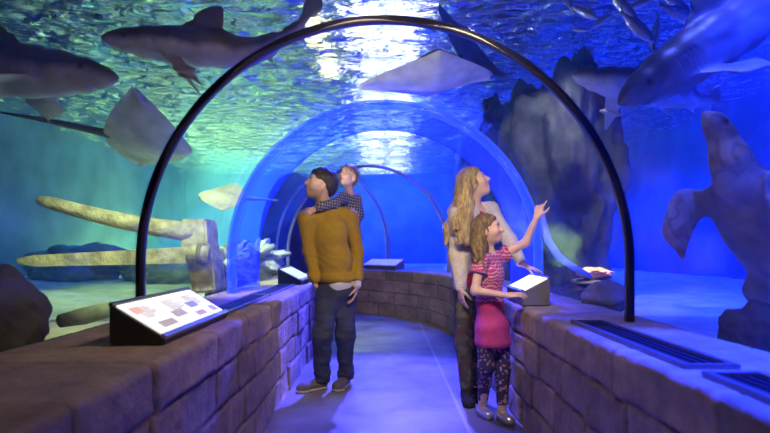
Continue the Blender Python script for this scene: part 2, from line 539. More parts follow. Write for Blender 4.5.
def make_water():
    def solid(name, v, f):
        o = mk(name, v, f, None, smooth=False)
        bm = bmesh.new(); bm.from_mesh(o.data); bmesh.ops.recalc_face_normals(bm, faces=bm.faces); bm.to_mesh(o.data); bm.free()
        return o
    bx = solid('water', *bevel_box((TX0 + TX1) / 2, (TY1 - 1) / 2, (SURF + SAND) / 2, TX1 - TX0, TY1 + 1, SURF - SAND, 0))
    sec = arch(RAD + .06, -.6, 40)
    cut = solid('tunnel_air', *loft([[path(s, o, z) for o, z in sec] for s in srange(-2.5, S_END, .2)]))
    md = bx.modifiers.new('cut', 'BOOLEAN'); md.object = cut; md.operation = 'DIFFERENCE'; md.solver = 'EXACT'
    dg = bpy.context.evaluated_depsgraph_get()
    me = bpy.data.meshes.new_from_object(bx.evaluated_get(dg))
    bx.modifiers.clear(); bx.data = me
    bpy.data.objects.remove(cut)
    m = bpy.data.materials.new('water_volume')
    nt, N, L = nodes_of(m)
    out = N.new('ShaderNodeOutputMaterial')
    sc_ = N.new('ShaderNodeVolumeScatter'); sc_.inputs['Color'].default_value = (*WATER['scat'], 1); sc_.inputs['Density'].default_value = WATER['sd']; sc_.inputs['Anisotropy'].default_value = WATER['g']
    ab = N.new('ShaderNodeVolumeAbsorption'); ab.inputs['Color'].default_value = (*WATER['abs'], 1); ab.inputs['Density'].default_value = WATER['ad']
    ad = N.new('ShaderNodeAddShader'); L.new(sc_.outputs[0], ad.inputs[0]); L.new(ab.outputs[0], ad.inputs[1]); L.new(ad.outputs[0], out.inputs['Volume'])
    me.materials.clear(); me.materials.append(m)
    tag(bx, 'hazy sea water filling the tank around the tunnel', 'water', kind='structure')
    # rippled surface seen from below
    nx, ny = 360, 600
    X, Y = np.meshgrid(np.linspace(TX0, TX1, nx), np.linspace(-1, TY1, ny), indexing='ij')
    P = np.stack([X, Y * 1.0, np.zeros_like(X)], -1)
    Z = SURF + .012 + .040 * vnoise(P * [1.0, 1.5, 1], 1.1, 51) + .020 * vnoise(P * [1.0, 1.5, 1], 2.7, 52) 
    I = np.arange(nx * ny).reshape(nx, ny)
    q = np.stack([I[:-1, :-1], I[:-1, 1:], I[1:, 1:], I[1:, :-1]], -1).reshape(-1, 4)
    m = bpy.data.materials.new('water_surface')
    nt, N, L = nodes_of(m)
    out = N.new('ShaderNodeOutputMaterial')
    gl = N.new('ShaderNodeBsdfGlossy'); gl.inputs['Roughness'].default_value = .04; gl.inputs['Color'].default_value = (.95, .97, 1, 1)
    rf = N.new('ShaderNodeBsdfRefraction'); rf.inputs['IOR'].default_value = 1.09; rf.inputs['Roughness'].default_value = .03
    mxs = N.new('ShaderNodeMixShader'); mxs.inputs[0].default_value = .34
    tc = N.new('ShaderNodeTexCoord'); mp = N.new('ShaderNodeMapping'); mp.inputs['Scale'].default_value = (1, 1.8, 1); L.new(tc.outputs['Object'], mp.inputs[0])
    nz = N.new('ShaderNodeTexNoise'); nz.inputs['Scale'].default_value = 2.8; nz.inputs['Detail'].default_value = 3; nz.inputs['Distortion'].default_value = .5; L.new(mp.outputs[0], nz.inputs['Vector'])
    bp = N.new('ShaderNodeBump'); bp.inputs['Strength'].default_value = 1.0; bp.inputs['Distance'].default_value = .42; L.new(nz.outputs['Fac'], bp.inputs['Height'])
    L.new(bp.outputs[0], gl.inputs['Normal']); L.new(bp.outputs[0], rf.inputs['Normal'])
    L.new(gl.outputs[0], mxs.inputs[1]); L.new(rf.outputs[0], mxs.inputs[2]); L.new(mxs.outputs[0], out.inputs[0])
    tag(mk('water_surface', np.stack([X, Y, Z], -1).reshape(-1, 3), q, m), 'rippled underside of the water surface, mirroring the tank', 'water surface', kind='structure')


def make_tank():
    # sand bed on both sides
    def bed(name, x0, x1, label, fz, m):
        nx, ny = 110, 210
        X, Y = np.meshgrid(np.linspace(x0, x1, nx), np.linspace(-1, TY1, ny), indexing='ij')
        P = np.stack([X, Y, np.zeros_like(X)], -1)
        Z = fz(X, Y) + .035 * vnoise(P, 1.1, 61) + .015 * vnoise(P * [1, 2.2, 1], 3.4, 62) + .006 * vnoise(P, 11, 63)
        I = np.arange(nx * ny).reshape(nx, ny)
        q = np.stack([I[:-1, :-1], I[1:, :-1], I[1:, 1:], I[:-1, 1:]], -1).reshape(-1, 4)
        tag(mk(name, np.stack([X, Y, Z], -1).reshape(-1, 3), q, m), label, 'sand', kind='structure')
    def inside(X, Y):                                                # the bed dips out of sight under the tunnel
        D = np.where(Y < Y0, np.abs(X), np.abs(np.hypot(X + RC, Y - Y0) - RC))
        D = np.where((Y > Y0) & (np.arctan2(Y - Y0, X + RC) > math.radians(76)), 9, D)
        return np.clip((1.50 - D) / .12, 0, 1)
    bed('ground_sand', TX0, TX1, 'pale sand bed of the tank', lambda X, Y: np.where(inside(X, Y) > 0, .50 - .9 * inside(X, Y), .50 + .05 * np.clip(Y - 5, 0, 4) / 4), M['sand'])
    def slab(name, c, s, label, m):
        v, f = bevel_box(*c, *s, .02)
        tag(mk(name, v, f, m, smooth=False), label, 'wall', kind='structure')
    slab('wall_tank_left', (TX0 - .15, TY1 / 2 - .5, 3), (.3, TY1 + 1, 6), 'blue-grey painted left side of the tank', M['tank_wall'])
    slab('wall_tank_right', (TX1 + .15, TY1 / 2 - .5, 3), (.3, TY1 + 1, 6), 'blue-grey painted right side of the tank', M['tank_wall'])
    slab('wall_tank_back', ((TX0 + TX1) / 2, TY1 + .15, 1.95), (TX1 - TX0, .3, 3.9), 'blue-grey painted far side of the tank', M['tank_wall'])
    slab('ceiling', ((TX0 + TX1) / 2, TY1 / 2 + 3, 6.1), (TX1 - TX0 + .6, TY1 + 8, .2), 'dark hall ceiling above the water', M['dark'])
    slab('wall_behind', (0, -2.4, 1.6), (2.9, .3, 3.4), 'dark wall behind the photographer', M['dark'])
# ================================================================== THINGS ON THE LEDGES
def info_panel(side, y0, y1, x_in, x_out, hb, hf, label, pics, seed, s_based=False, deg=0, org=None, estr=2.2):
    """sloping label desk: case, lit face with picture blocks and text strips, front trim. Local frame: x across the ledge, y along it"""
    rnd = random.Random(seed)
    root = empty('information_panel', org or (0, 0, LEDGE + .002), label, 'information panel', 'lit label desks on the ledges')
    root.rotation_euler = (0, 0, math.radians(deg))
    Z0 = 0
    si = 1 if x_out > x_in else -1
    poly = [(x_in, y0, 0), (x_out, y0, 0), (x_out, y0, hb), (x_in, y0, hf)]
    def child(nm, vf, m, cols=None, parent=root, smooth=False):
        me = bpy.data.meshes.new(nm); me.from_pydata([tuple(p) for p in vf[0]], [], [tuple(q) for q in vf[1]])
        me.materials.append(m); o = bpy.data.objects.new(nm, me); COL.objects.link(o); o.parent = parent
        return o
    child('case', prism(poly, (0, y1 - y0, 0), .006), M['case'] if side < 0 else M['case_grey'])
    L_ = math.hypot(x_out - x_in, hb - hf); ux, uz = (x_out - x_in) / L_, (hb - hf) / L_
    nx, nz = -uz * si * (1 if si > 0 else 1), ux * si
    if si > 0: nx, nz = -uz, ux
    else: nx, nz = uz * -1 * -1 * (1), -ux
    if nz < 0: nx, nz = -nx, -nz
    def P(a, b, e): return (x_in + ux * a * L_ + nx * e, y0 + (y1 - y0) * b, hf + uz * a * L_ + nz * e)
    def plate(a0, a1, b0, b1, e0, e1):
        v = [P(a, b, e) for e in (e0, e1) for a, b in ((a0, b0), (a1, b0), (a1, b1), (a0, b1))]
        return v, [(3, 2, 1, 0), (4, 5, 6, 7), (0, 1, 5, 4), (1, 2, 6, 5), (2, 3, 7, 6), (3, 0, 4, 7)]
    face = child('lit_panel', plate(.10, .93, .03, .97, 0, .006), M['lit_panel'] if estr > 2 else M['lit_panel_dim'])
    child('front_trim', plate(-.02, .07, 0, 1, -.002, .012), M['trim_blue'])
    child('rear_trim', plate(.95, 1.01, 0, 1, -.002, .010), M['trim_dark'])
    if pics:
        k = 0
        for a0, a1, b0, b1, mm in pics:
            o = child('picture', plate(a0, a1, b0, b1, .006, .0068), M[mm], parent=face); k += 1
        for b0 in (.10, .42, .70):
            a = .78
            for j in range(7):
                w = rnd.uniform(.10, .22)
                child('text_line', plate(a - .022, a, b0, b0 + w, .006, .0065), M['print'], parent=face); a -= .045
    return root


def ledge_tray(name_label, pts_c, w, y0, y1, x, slats, bright=True):
    """recessed light slot in the ledge: frame, dark grille, slats"""
    root = empty('ledge_grille', (x, (y0 + y1) / 2, LEDGE), name_label, 'grille', 'dark light slots let into the ledges')
    L_ = y1 - y0
    a = bevel_box(x - w / 2 - .012, (y0 + y1) / 2, LEDGE + .008, .024, L_ + .05, .02, .004)
    b = bevel_box(x + w / 2 + .012, (y0 + y1) / 2, LEDGE + .008, .024, L_ + .05, .02, .004)
    c = bevel_box(x, y0 - .012, LEDGE + .008, w, .024, .02, .004); d = bevel_box(x, y1 + .012, LEDGE + .008, w, .024, .02, .004)
    for q in (a, b, c, d): mk('frame_bar', *q, M['slot_frame'], root, smooth=False)
    mk('grille_bed', *bevel_box(x, (y0 + y1) / 2, LEDGE + .004, w, L_, .008, 0), M['slot_dark'], root, smooth=False)
    for i in range(slats):
        mk('slat', *bevel_box(x - w / 2 + w * (i + .5) / slats, (y0 + y1) / 2, LEDGE + .007, .008, L_ - .01, .010, .002), M['slot_dark'], root, smooth=False)
    return root


def make_ledge_things():
    pics = [(.62, .80, .06, .16, 'print_orange'), (.18, .34, .12, .30, 'print_grey'), (.30, .48, .36, .52, 'print_grey'),
            (.42, .60, .64, .78, 'print_blue'), (.16, .30, .60, .74, 'print_brown'), (.16, .34, .84, .94, 'print_grey')]
    info_panel(-1, 2.2, 3.08, -.868, -1.085, .160, .028, 'bright white label desk on the left stone ledge, its dark wedge end turned this way', pics, 3, org=(0, 0, LEDGE + .002), estr=3)
    info_panel(1, 3.68, 4.16, .905, 1.085, .185, .09, 'bright label desk under the hands of the woman and the girl', None, 4, estr=3)
    info_panel(-1, 5.75, 6.5, -.86, -1.10, .165, .04, 'small unlit label desk on the left ledge close behind the man in mustard', None, 5, estr=1)
    th = math.radians(50)
    r = RC + 1.055
    info_panel(1, -.38, .38, -.13, .13, .165, .05, 'pale label desk on the curved stone wall at the far end', None, 6, deg=math.degrees(th),
               org=(-RC + r * math.cos(th), Y0 + r * math.sin(th), LEDGE + .014), estr=1)
    ledge_tray('dark slot in the right ledge between the girl and the nearest joint', None, .13, 1.80, 2.85, 1.04, 4)
    ledge_tray('dark slot in the right ledge closest to the camera', None, .13, .85, 1.66, 1.04, 4)
    ledge_tray('dark slot in the left ledge just past the bright label desk', None, .13, 3.25, 4.35, -.99, 4)
    ledge_tray('dark slot in the left ledge beside the man in mustard', None, .13, 4.45, 5.6, -.99, 4)


# ================================================================== THE TANK'S ROCKS AND TIMBER
def rock(name, c, size, seed, label, cat='rock', sub=5, rough=.35, col=(.3, .28, .25), col2=(.16, .16, .15), group=None, m=None, ridge=0.0, freq=1.2, rot=0, z0=None):
    v, f = ico(sub)
    n = fbm(v * 1.0 + seed * 7.7, freq, 5, seed)
    if ridge: n = n - ridge * np.abs(fbm(v + seed, freq * 1.6, 4, seed + 5))
    r = 1 + rough * n
    p = v * r[:, None] * np.array(size)
    if rot:
        cr, sr = math.cos(rot), math.sin(rot)
        p = np.stack([p[:, 0] * cr - p[:, 1] * sr, p[:, 0] * sr + p[:, 1] * cr, p[:, 2]], -1)
    p = p + np.array(c)
    if z0 is not None: p[:, 2] = np.maximum(p[:, 2], z0)
    t = np.clip(.5 + .7 * fbm(p, 3.0, 4, seed + 9), 0, 1)[:, None]
    col_ = np.array(col)[None] * t + np.array(col2)[None] * (1 - t)
    o = mk(name, p, f, m or M['rock'], cols=col_, loc=(c[0], c[1], max(c[2] - size[2] * .8, SAND)))
    return tag(o, label, cat, group)


def make_wreck():
    root = empty('timber_anchor', at(194, 300, 5.0), 'huge sunken timber anchor of crossed beams lying on the sand', 'anchor')
    # heavy upright block, tapering and flaring like a crosstree
    post = [(179, 219), (205, 218.5), (207, 246), (212, 262), (215, 292), (192, 294), (186, 262), (180, 246)]
    v, f = prism([at(x, y, 4.95) for x, y in post], (0.02, .30, 0), .02)
    mk('crown_block', v, f, M['timber'], root, smooth=False)
    # long round pole rising to the left, slightly thicker at its free end's knob
    a, b = at(190, 232, 5.02), at(37, 199, 4.35)
    pts = [a.lerp(b, t) + Vector((0, 0, -.03 * math.sin(t * PI))) for t in np.linspace(0, 1, 14)]
    rd = [.088 - .040 * t for t in np.linspace(0, 1, 14)]; rd[-1] = .03; rd[-2] = .05
    mk('pole', *tube(pts, rd, 16), M['timber'], root)
    # flat squared beam
    a, b = at(186, 253, 4.9), at(17, 260, 4.25)
    d = (b - a).normalized(); sd = Vector((0, 0, 1)).cross(d).normalized(); up = d.cross(sd)
    if up.z < 0: up = -up
    rings = []
    for t in np.linspace(0, 1, 12):
        p = a.lerp(b, t); h = .052 - .022 * t; w = .10 - .03 * t
        if t > .96: h *= .5; w *= .6
        rings.append([p + up * h + sd * w, p + up * h - sd * w, p - up * h * 1.7 - sd * w, p - up * h * 1.7 + sd * w])
    mk('beam', *loft(rings), M['timber'], root, smooth=False)
    mk('hub', *tube([at(188, 253, 4.82), at(209, 255, 4.84)], [.085, .075], 18), M['timber'], root)
    # collar ring of the hub
    mk('hub_band', *tube([at(199, 254, 4.83), at(203, 254, 4.83)], [.093, .093], 18), M['timber_dark'], root)


def make_rocks():
    make_wreck()
    def on(px, py, Y, z=.5):
        p = at(px, py, Y); return (p.x, p.y, p.z)
    v, f = tube([at(60, 321, 3.75), at(84, 316, 3.9), at(112, 309, 4.1)], [.045, .06, .055], 14)
    tag(mk('driftwood_log', v, f, M['timber_green'], loc=at(86, 318, 3.9)), 'short round log lying on the sand before the anchor', 'log')
    rock('boulder', on(-3, 325, 2.6), (.17, .22, .23), 3, 'dark boulder against the glass beside the nearest ledge stones', col=(.12, .12, .10), col2=(.05, .05, .05), rough=.22)
    rock('coral_rock', on(229, 262, 6.05), (.24, .22, .20), 11, 'pale crusted rock in the blue beam right of the anchor', 'coral rock', col=(.62, .62, .46), col2=(.3, .32, .25), rough=.6, ridge=.8, freq=2.2)
    rock('coral_rock', on(253, 262, 7.3), (.36, .3, .28), 13, 'lumpy whitish coral head behind the crusted rock', 'coral rock', col=(.66, .66, .6), col2=(.3, .33, .33), rough=.55, ridge=.9, freq=2.6)
    rock('boulder', on(219, 284, 5.45), (.18, .18, .24), 17, 'dark grey boulder at the foot of the anchor', col=(.22, .21, .19), col2=(.09, .09, .09), rough=.35, ridge=.3)
    rock('boulder', on(224, 286, 6.7), (.2, .22, .10), 19, 'tan slab of rock behind the left ledge slots', col=(.48, .42, .26), col2=(.2, .2, .15), rough=.4)
    rock('boulder', on(240, 264, 9.6), (.4, .4, .35), 23, 'grey mound of rock in the haze left of the man', col=(.3, .32, .3), col2=(.14, .16, .16), rough=.45)
    rock('boulder', on(168, 276, 9.5), (.7, .5, .4), 29, 'low hazy rock mound beyond the anchor', col=(.3, .32, .3), col2=(.14, .16, .16), rough=.45)
    rock('boulder', on(75, 268, 10.5), (.9, .6, .45), 31, 'long low rock far back on the open sand', col=(.26, .3, .3), col2=(.14, .16, .16), rough=.45)
    for px, Y, sz, sd, lab in ((150, 14.6, (.8, .5, .35), 71, 'dark reef hump far back on the sand, left of the rib'), (215, 15.5, (.6, .7, .3), 73, 'dark reef hump far back beyond the coral rocks'),
                               (175, 17.0, (.8, .6, .4), 75, 'widest dark reef hump far back on the sand'), (255, 17.5, (.7, .8, .35), 77, 'dark reef hump far back left of the tunnel bend')):
        rock('boulder', on(px, 0, Y)[0:2] + (.5,), sz, sd, lab, col=(.16, .17, .14), col2=(.07, .08, .08), rough=.4)
    # right hand side
    rock('rock_cliff', (2.28, 7.2, 1.8), (.70, .9, 1.75), 37, 'tall dark grey rock face beyond the glass behind the girl', 'rock face', 6, .30, (.20, .195, .185), (.07, .07, .075), ridge=.45, freq=1.5)
    rock('rock_cliff', (2.0, 9.4, 2.2), (.8, .8, 1.6), 41, 'dark rock pillar behind the rock face, close to the collar', 'rock face', 6, .28, (.2, .2, .2), (.06, .06, .065), ridge=.4, freq=1.4)
    rock('boulder', on(607, 298, 3.9), (.17, .2, .11), 43, 'smooth grey boulder beyond the glass right of the bright desk', col=(.34, .32, .30), col2=(.2, .19, .19), rough=.18)
    rock('boulder', on(764, 338, 2.75), (.16, .2, .17), 47, 'dark boulder on the blue sand below the turtle', col=(.16, .16, .16), col2=(.07, .07, .07), rough=.3)
    rock('reflection_bar', on(594, 273, 5.2), (.165, .09, .048), 53, 'orange and cream bar on the rocks standing in for a reflection in the glass', 'reflection_bar', 5, .25, (.95, .72, .5), (.75, .35, .18), freq=3)  # solid bar shaped in place of an orange-white reflection in the glass
    rock('boulder', on(590, 288, 5.3), (.26, .25, .09), 59, 'dark stone shelf under the orange bar', col=(.14, .13, .13), col2=(.07, .07, .07), rough=.25)


# ================================================================== ANIMALS (each one continuous body)
def place(name, V, f, Mx, m, cols, label, cat, group=None):
    me_o = mk(name, V, f, m, cols=cols)
    me_o.matrix_world = Mx
    return tag(me_o, label, cat, group)


def frame_from(p, fwd, up, scale=1.0):
    """matrix that takes local +x to fwd and local +z to up"""
    x = Vector(fwd).normalized(); y = Vector(up).cross(x).normalized(); z = x.cross(y)
    R = Matrix((x, y, z)).transposed().to_4x4()
    return Matrix.Translation(p) @ R @ Matrix.Scale(scale, 4)


def shark_mesh(bend=0.0, tail_bend=0.0, girth=1.0, back=(.11, .105, .095), belly=(.50, .49, .44), h=.012, pect=(-.25, -.30), vb=0.0, dh=1.0):
    """length 2: nose at +1, tail at -1"""
    S = SDF()
    def sp(x): return np.array([x, bend * (x * x) + (tail_bend * max(0, -x - .2) ** 2 * 1.2), vb * max(0, -x - .3) ** 1.5])
    xs = [.98, .90, .78, .6, .4, .15, -.1, -.35, -.55, -.72, -.82]
    rr = [.022, .058, .098, .135, .158, .168, .158, .122, .082, .050, .040]
    for i in range(len(xs) - 1):
        a, b = sp(xs[i]), sp(xs[i + 1])
        a[2] += .03 * (rr[i] < .1 and xs[i] > .5) * 0; 
        S.cone(a, b, rr[i] * girth, rr[i + 1] * girth, .05, ((0, 1, 0), .86))
    def fin(pts, rad, ax, fl=.16, k=.03):
        for i in range(len(pts) - 1): S.cone(pts[i], pts[i + 1], rad[i], rad[i + 1], k, (ax, fl))
    p = sp(.05); g = girth
    fin([p + [.10, 0, .12 * g], p + [-.02, 0, (.12 + .12 * dh) * g], p + [-.14, 0, (.12 + .28 * dh) * g]], [.15, .085, .018], (0, 1, 0), .14)
    p = sp(-.5)
    fin([p + [.0, 0, .06 * g], p + [-.10, 0, .16 * g]], [.06, .014], (0, 1, 0), .2)
    fin([p + [-.02, 0, -.06 * g], p + [-.10, 0, -.14 * g]], [.05, .014], (0, 1, 0), .2)
    for sgn in (1, -1):
        p = sp(.42)
        a = p + [.0, .10 * sgn * g, -.08 * g]; b = p + [pect[0] * .5, .27 * sgn, -.08 * g + pect[1] * .5]; c = p + [pect[0], .46 * sgn, -.08 * g + pect[1]]
        fin([a, b, c], [.10, .07, .018], (.0, -pect[1] * .9, .9), .14)
        p = sp(-.3)
        fin([p + [0, .05 * sgn, -.07 * g], p + [-.10, .15 * sgn, -.14 * g]], [.055, .014], (0, .5, .8), .2)
    p = sp(-.8)
    e = sp(-1.12)
    fin([p, p * .4 + e * .6 + [0, 0, .12], e + [0, 0, .30]], [.045, .055, .012], (0, 1, 0), .18)
    fin([p + [0, 0, 0], p + [-.10, e[1] * .2 - p[1] * .2, -.13]], [.045, .012], (0, 1, 0), .18)
    # gill furrows and mouth
    def carve(F, P):
        for i in range(5):
            x0 = .56 - .035 * i
            g_ = np.exp(-((P[:, 0] - x0 - .1 * P[:, 2]) / .006) ** 2) * (np.abs(P[:, 2] - .0) < .07) * (np.abs(P[:, 1]) > .06)
            F = F + .008 * g_
        m = np.exp(-((P[:, 2] + .045 + (P[:, 0] - .74) * .35) / .008) ** 2) * ((P[:, 0] > .70) & (P[:, 0] < .90))
        return F + .012 * m
    S.op(carve)
    V, f = S.mesh(h)
    c = np.array([sp(x) for x in V[:, 0]])
    t = np.clip((V[:, 2] - c[:, 2] + .03 * fbm(V, 5, 3, 5)) / .07 + .35, 0, 1)[:, None]
    cols = np.array(belly) * (1 - t) + np.array(back) * t
    cols = cols * (1 + .2 * fbm(V, 7, 3, 8)[:, None])
    for sgn in (1, -1):
        eye = np.exp(-(((V - np.array([.80, .085 * sgn * girth + sp(.8)[1], .025])) ** 2).sum(1)) / .018 ** 2)[:, None]
        cols = cols * (1 - eye) + np.array([.01, .01, .01]) * eye
    return V, f, np.clip(cols, .01, 1)


def ray_mesh(h=.014, back=(.2, .19, .17), belly=(.6, .58, .55), tail=1.6, lift=0.0, droop=0.0, disc='sting', tailcurve=.0):
    """disc about 1.6 wide (y), nose at +x; lift raises the wing tips"""
    ny, nx = 61, 41
    top, bot = [], []
    def outline(a):                                                  # a = |y|/half span -> front and rear x
        if disc == 'sting':
            return .56 * (1 - a ** 1.25) - .06 * a + .03 * math.sin(a * PI), -.40 * (1 - a ** 1.5) - .10 * a
        return .40 * (1 - a) ** .9 - .16 * a ** 1.3 + .04, -.34 * (1 - a ** .9) - .22 * a ** 1.4
    V = []
    Bs = .8
    for i in range(ny):
        u = -1 + 2 * i / (ny - 1); a = abs(u)
        xf, xr = outline(a)
        if xf - xr < .012: xf, xr = (xf + xr) / 2 + .006, (xf + xr) / 2 - .006
        z0 = lift * a ** 1.8 - droop * math.sin(a * PI) * .0
        for side in (1, -1):
            row = []
            for j in range(nx):
                t = j / (nx - 1)
                x = xf + (xr - xf) * t
                th = (.115 * math.exp(-(u / .28) ** 2) + .030 * (1 - a)) * (4 * t * (1 - t)) ** .65 * (1.25 - .5 * t)
                wave = .02 * a * math.sin(t * 7 + a * 3)
                row.append((x, u * Bs, z0 + wave + side * th * (1 if side > 0 else .55)))
            (top if side > 0 else bot).append(row)
    v = []; f = []
    for row in top: v += row
    nb = len(v)
    for row in bot: v += row
    for i in range(ny - 1):
        for j in range(nx - 1):
            q = (i * nx + j, i * nx + j + 1, (i + 1) * nx + j + 1, (i + 1) * nx + j)
            f.append(q); f.append(tuple(nb + k for k in q[::-1]))
        for j in (0, nx - 1):
            q = (i * nx + j, (i + 1) * nx + j, nb + (i + 1) * nx + j, nb + i * nx + j)
            f.append(q if j == 0 else q[::-1])
    for i in (0, ny - 1):
        for j in range(nx - 1):
            q = (i * nx + j, i * nx + j + 1, nb + i * nx + j + 1, nb + i * nx + j)
            f.append(q[::-1] if i == 0 else q)
    if tail:
        pts = [(-.30 - tail * t, tailcurve * t * t, .02 + .05 * math.sin(t * 3) * tail * .3) for t in np.linspace(0, 1, 16)]
        rd = [.045 * (1 - t) ** .8 + .006 for t in np.linspace(0, 1, 16)]
        tv, tf = tube(pts, rd, 10)
        v, f = merge((v, f), (tv, tf))
    V = np.array(v)
    side = np.ones(len(V)); side[nb:2 * nb] = 0
    cols = np.where(side[:, None] > 0, np.array(back), np.array(belly)) * (1 + .22 * fbm(V, 6, 4, 3)[:, None])
    return V, f, np.clip(cols, .01, 1)


def fish_mesh(deep=.2, h=.02):
    S = SDF()
    xs = [.98, .8, .5, .15, -.2, -.5, -.72]; rr = [.03, .12, .21, .24, .19, .10, .05]
    for i in range(len(xs) - 1): S.cone((xs[i], 0, 0), (xs[i + 1], 0, 0), rr[i] * deep / .2, rr[i + 1] * deep / .2, .03, ((0, 1, 0), .5))
    for z in (1, -1):
        S.cone((-.72, 0, 0), (-1.02, 0, .26 * z), .05, .03, .03, ((0, 1, 0), .45))
    S.cone((.2, 0, .19), (-.25, 0, .22), .05, .02, .03, ((0, 1, 0), .4)); S.cone((-.1, 0, -.17), (-.4, 0, -.17), .05, .02, .03, ((0, 1, 0), .4))
    for s in (1, -1): S.cone((.38, .10 * s, -.06), (.14, .12 * s, -.10), .04, .02, .02, ((0, 1, .4), .4))
    V, f = S.mesh(h)
    t = np.clip(V[:, 2] / .1 + .6, 0, 1)[:, None]
    cols = np.array([.75, .76, .78]) * (1 - t) + np.array([.30, .32, .36]) * t
    e = np.exp(-(((np.abs(V) - np.array([.76, .075, .03])) ** 2).sum(1)) / .035 ** 2)[:, None]
    return V, f, np.clip(cols * (1 - e) + .01 * e, .01, 1)


def turtle_mesh(h=.014):
    """nose at +x, shell dome at +z"""
    S = SDF()
    S.ell((0, 0, .02), (.52, .40, .17), k=.04)
    S.ell((0, 0, -.02), (.50, .38, .11), k=.04)
    S.chain([(.42, 0, -.02), (.60, 0, .02), (.74, 0, .05)], [.17, .125, .10], .06)
    S.ell((.82, 0, .06), (.14, .092, .092), k=.04); S.cone((.88, 0, .05), (.965, 0, .025), .07, .028, .03)
    for s in (1, -1):
        S.chain([(.32, .28 * s, -.05), (.36, .40 * s, -.17), (.24, .46 * s, -.30), (.03, .47 * s, -.37)], [.11, .11, .085, .03], .05, ((.1, 1 * s, .25), .30))
        S.chain([(-.36, .24 * s, -.04), (-.55, .36 * s, -.06), (-.68, .40 * s, -.08)], [.10, .09, .03], .04, ((0, 0, 1), .35))
    S.cone((-.48, 0, -.02), (-.62, 0, -.03), .05, .015, .03)
    def rim(F, P): return F
    V, f = S.mesh(h)
    n = fbm(V, 9, 3, 4)
    scute = np.minimum(np.abs(np.sin(V[:, 0] * 9)), np.abs(np.sin(V[:, 1] * 8 + (np.floor(V[:, 0] * 2.9) % 2) * 1.5)))
    dome = (V[:, 2] > .03) & (np.abs(V[:, 0]) < .5) & (np.abs(V[:, 1]) < .38)
    belly = V[:, 2] < -.05
    cols = np.tile(np.array([.33, .30, .26]), (len(V), 1)) * (1 + .35 * n[:, None])
    cols[dome] = np.array([.22, .17, .11]) * (1 + .3 * n[dome, None]) * (.55 + .6 * np.clip(scute[dome, None] * 4, 0, 1))
    b = belly & (np.abs(V[:, 1]) < .45)
    cols[b] = np.array([.36, .37, .38]) * (1 + .25 * n[b, None])
    hd_ = V[:, 0] > .60
    cols[hd_] = np.array([.42, .33, .18]) * (1 + .4 * n[hd_, None])
    spots = np.clip((np.abs(vnoise(V, 13, 71)) - .12) * 4, 0, 1)[:, None]
    lim = (np.abs(V[:, 1]) > .36) | (V[:, 0] > .50)
    cols[lim] = cols[lim] * (.72 + .42 * spots[lim])
    for s in (1, -1):
        e = np.exp(-(((V - np.array([.86, .085 * s, .07])) ** 2).sum(1)) / .036 ** 2)[:, None]
        cols = cols * (1 - e) + .008 * e
    return V, f, np.clip(cols, .008, 1)


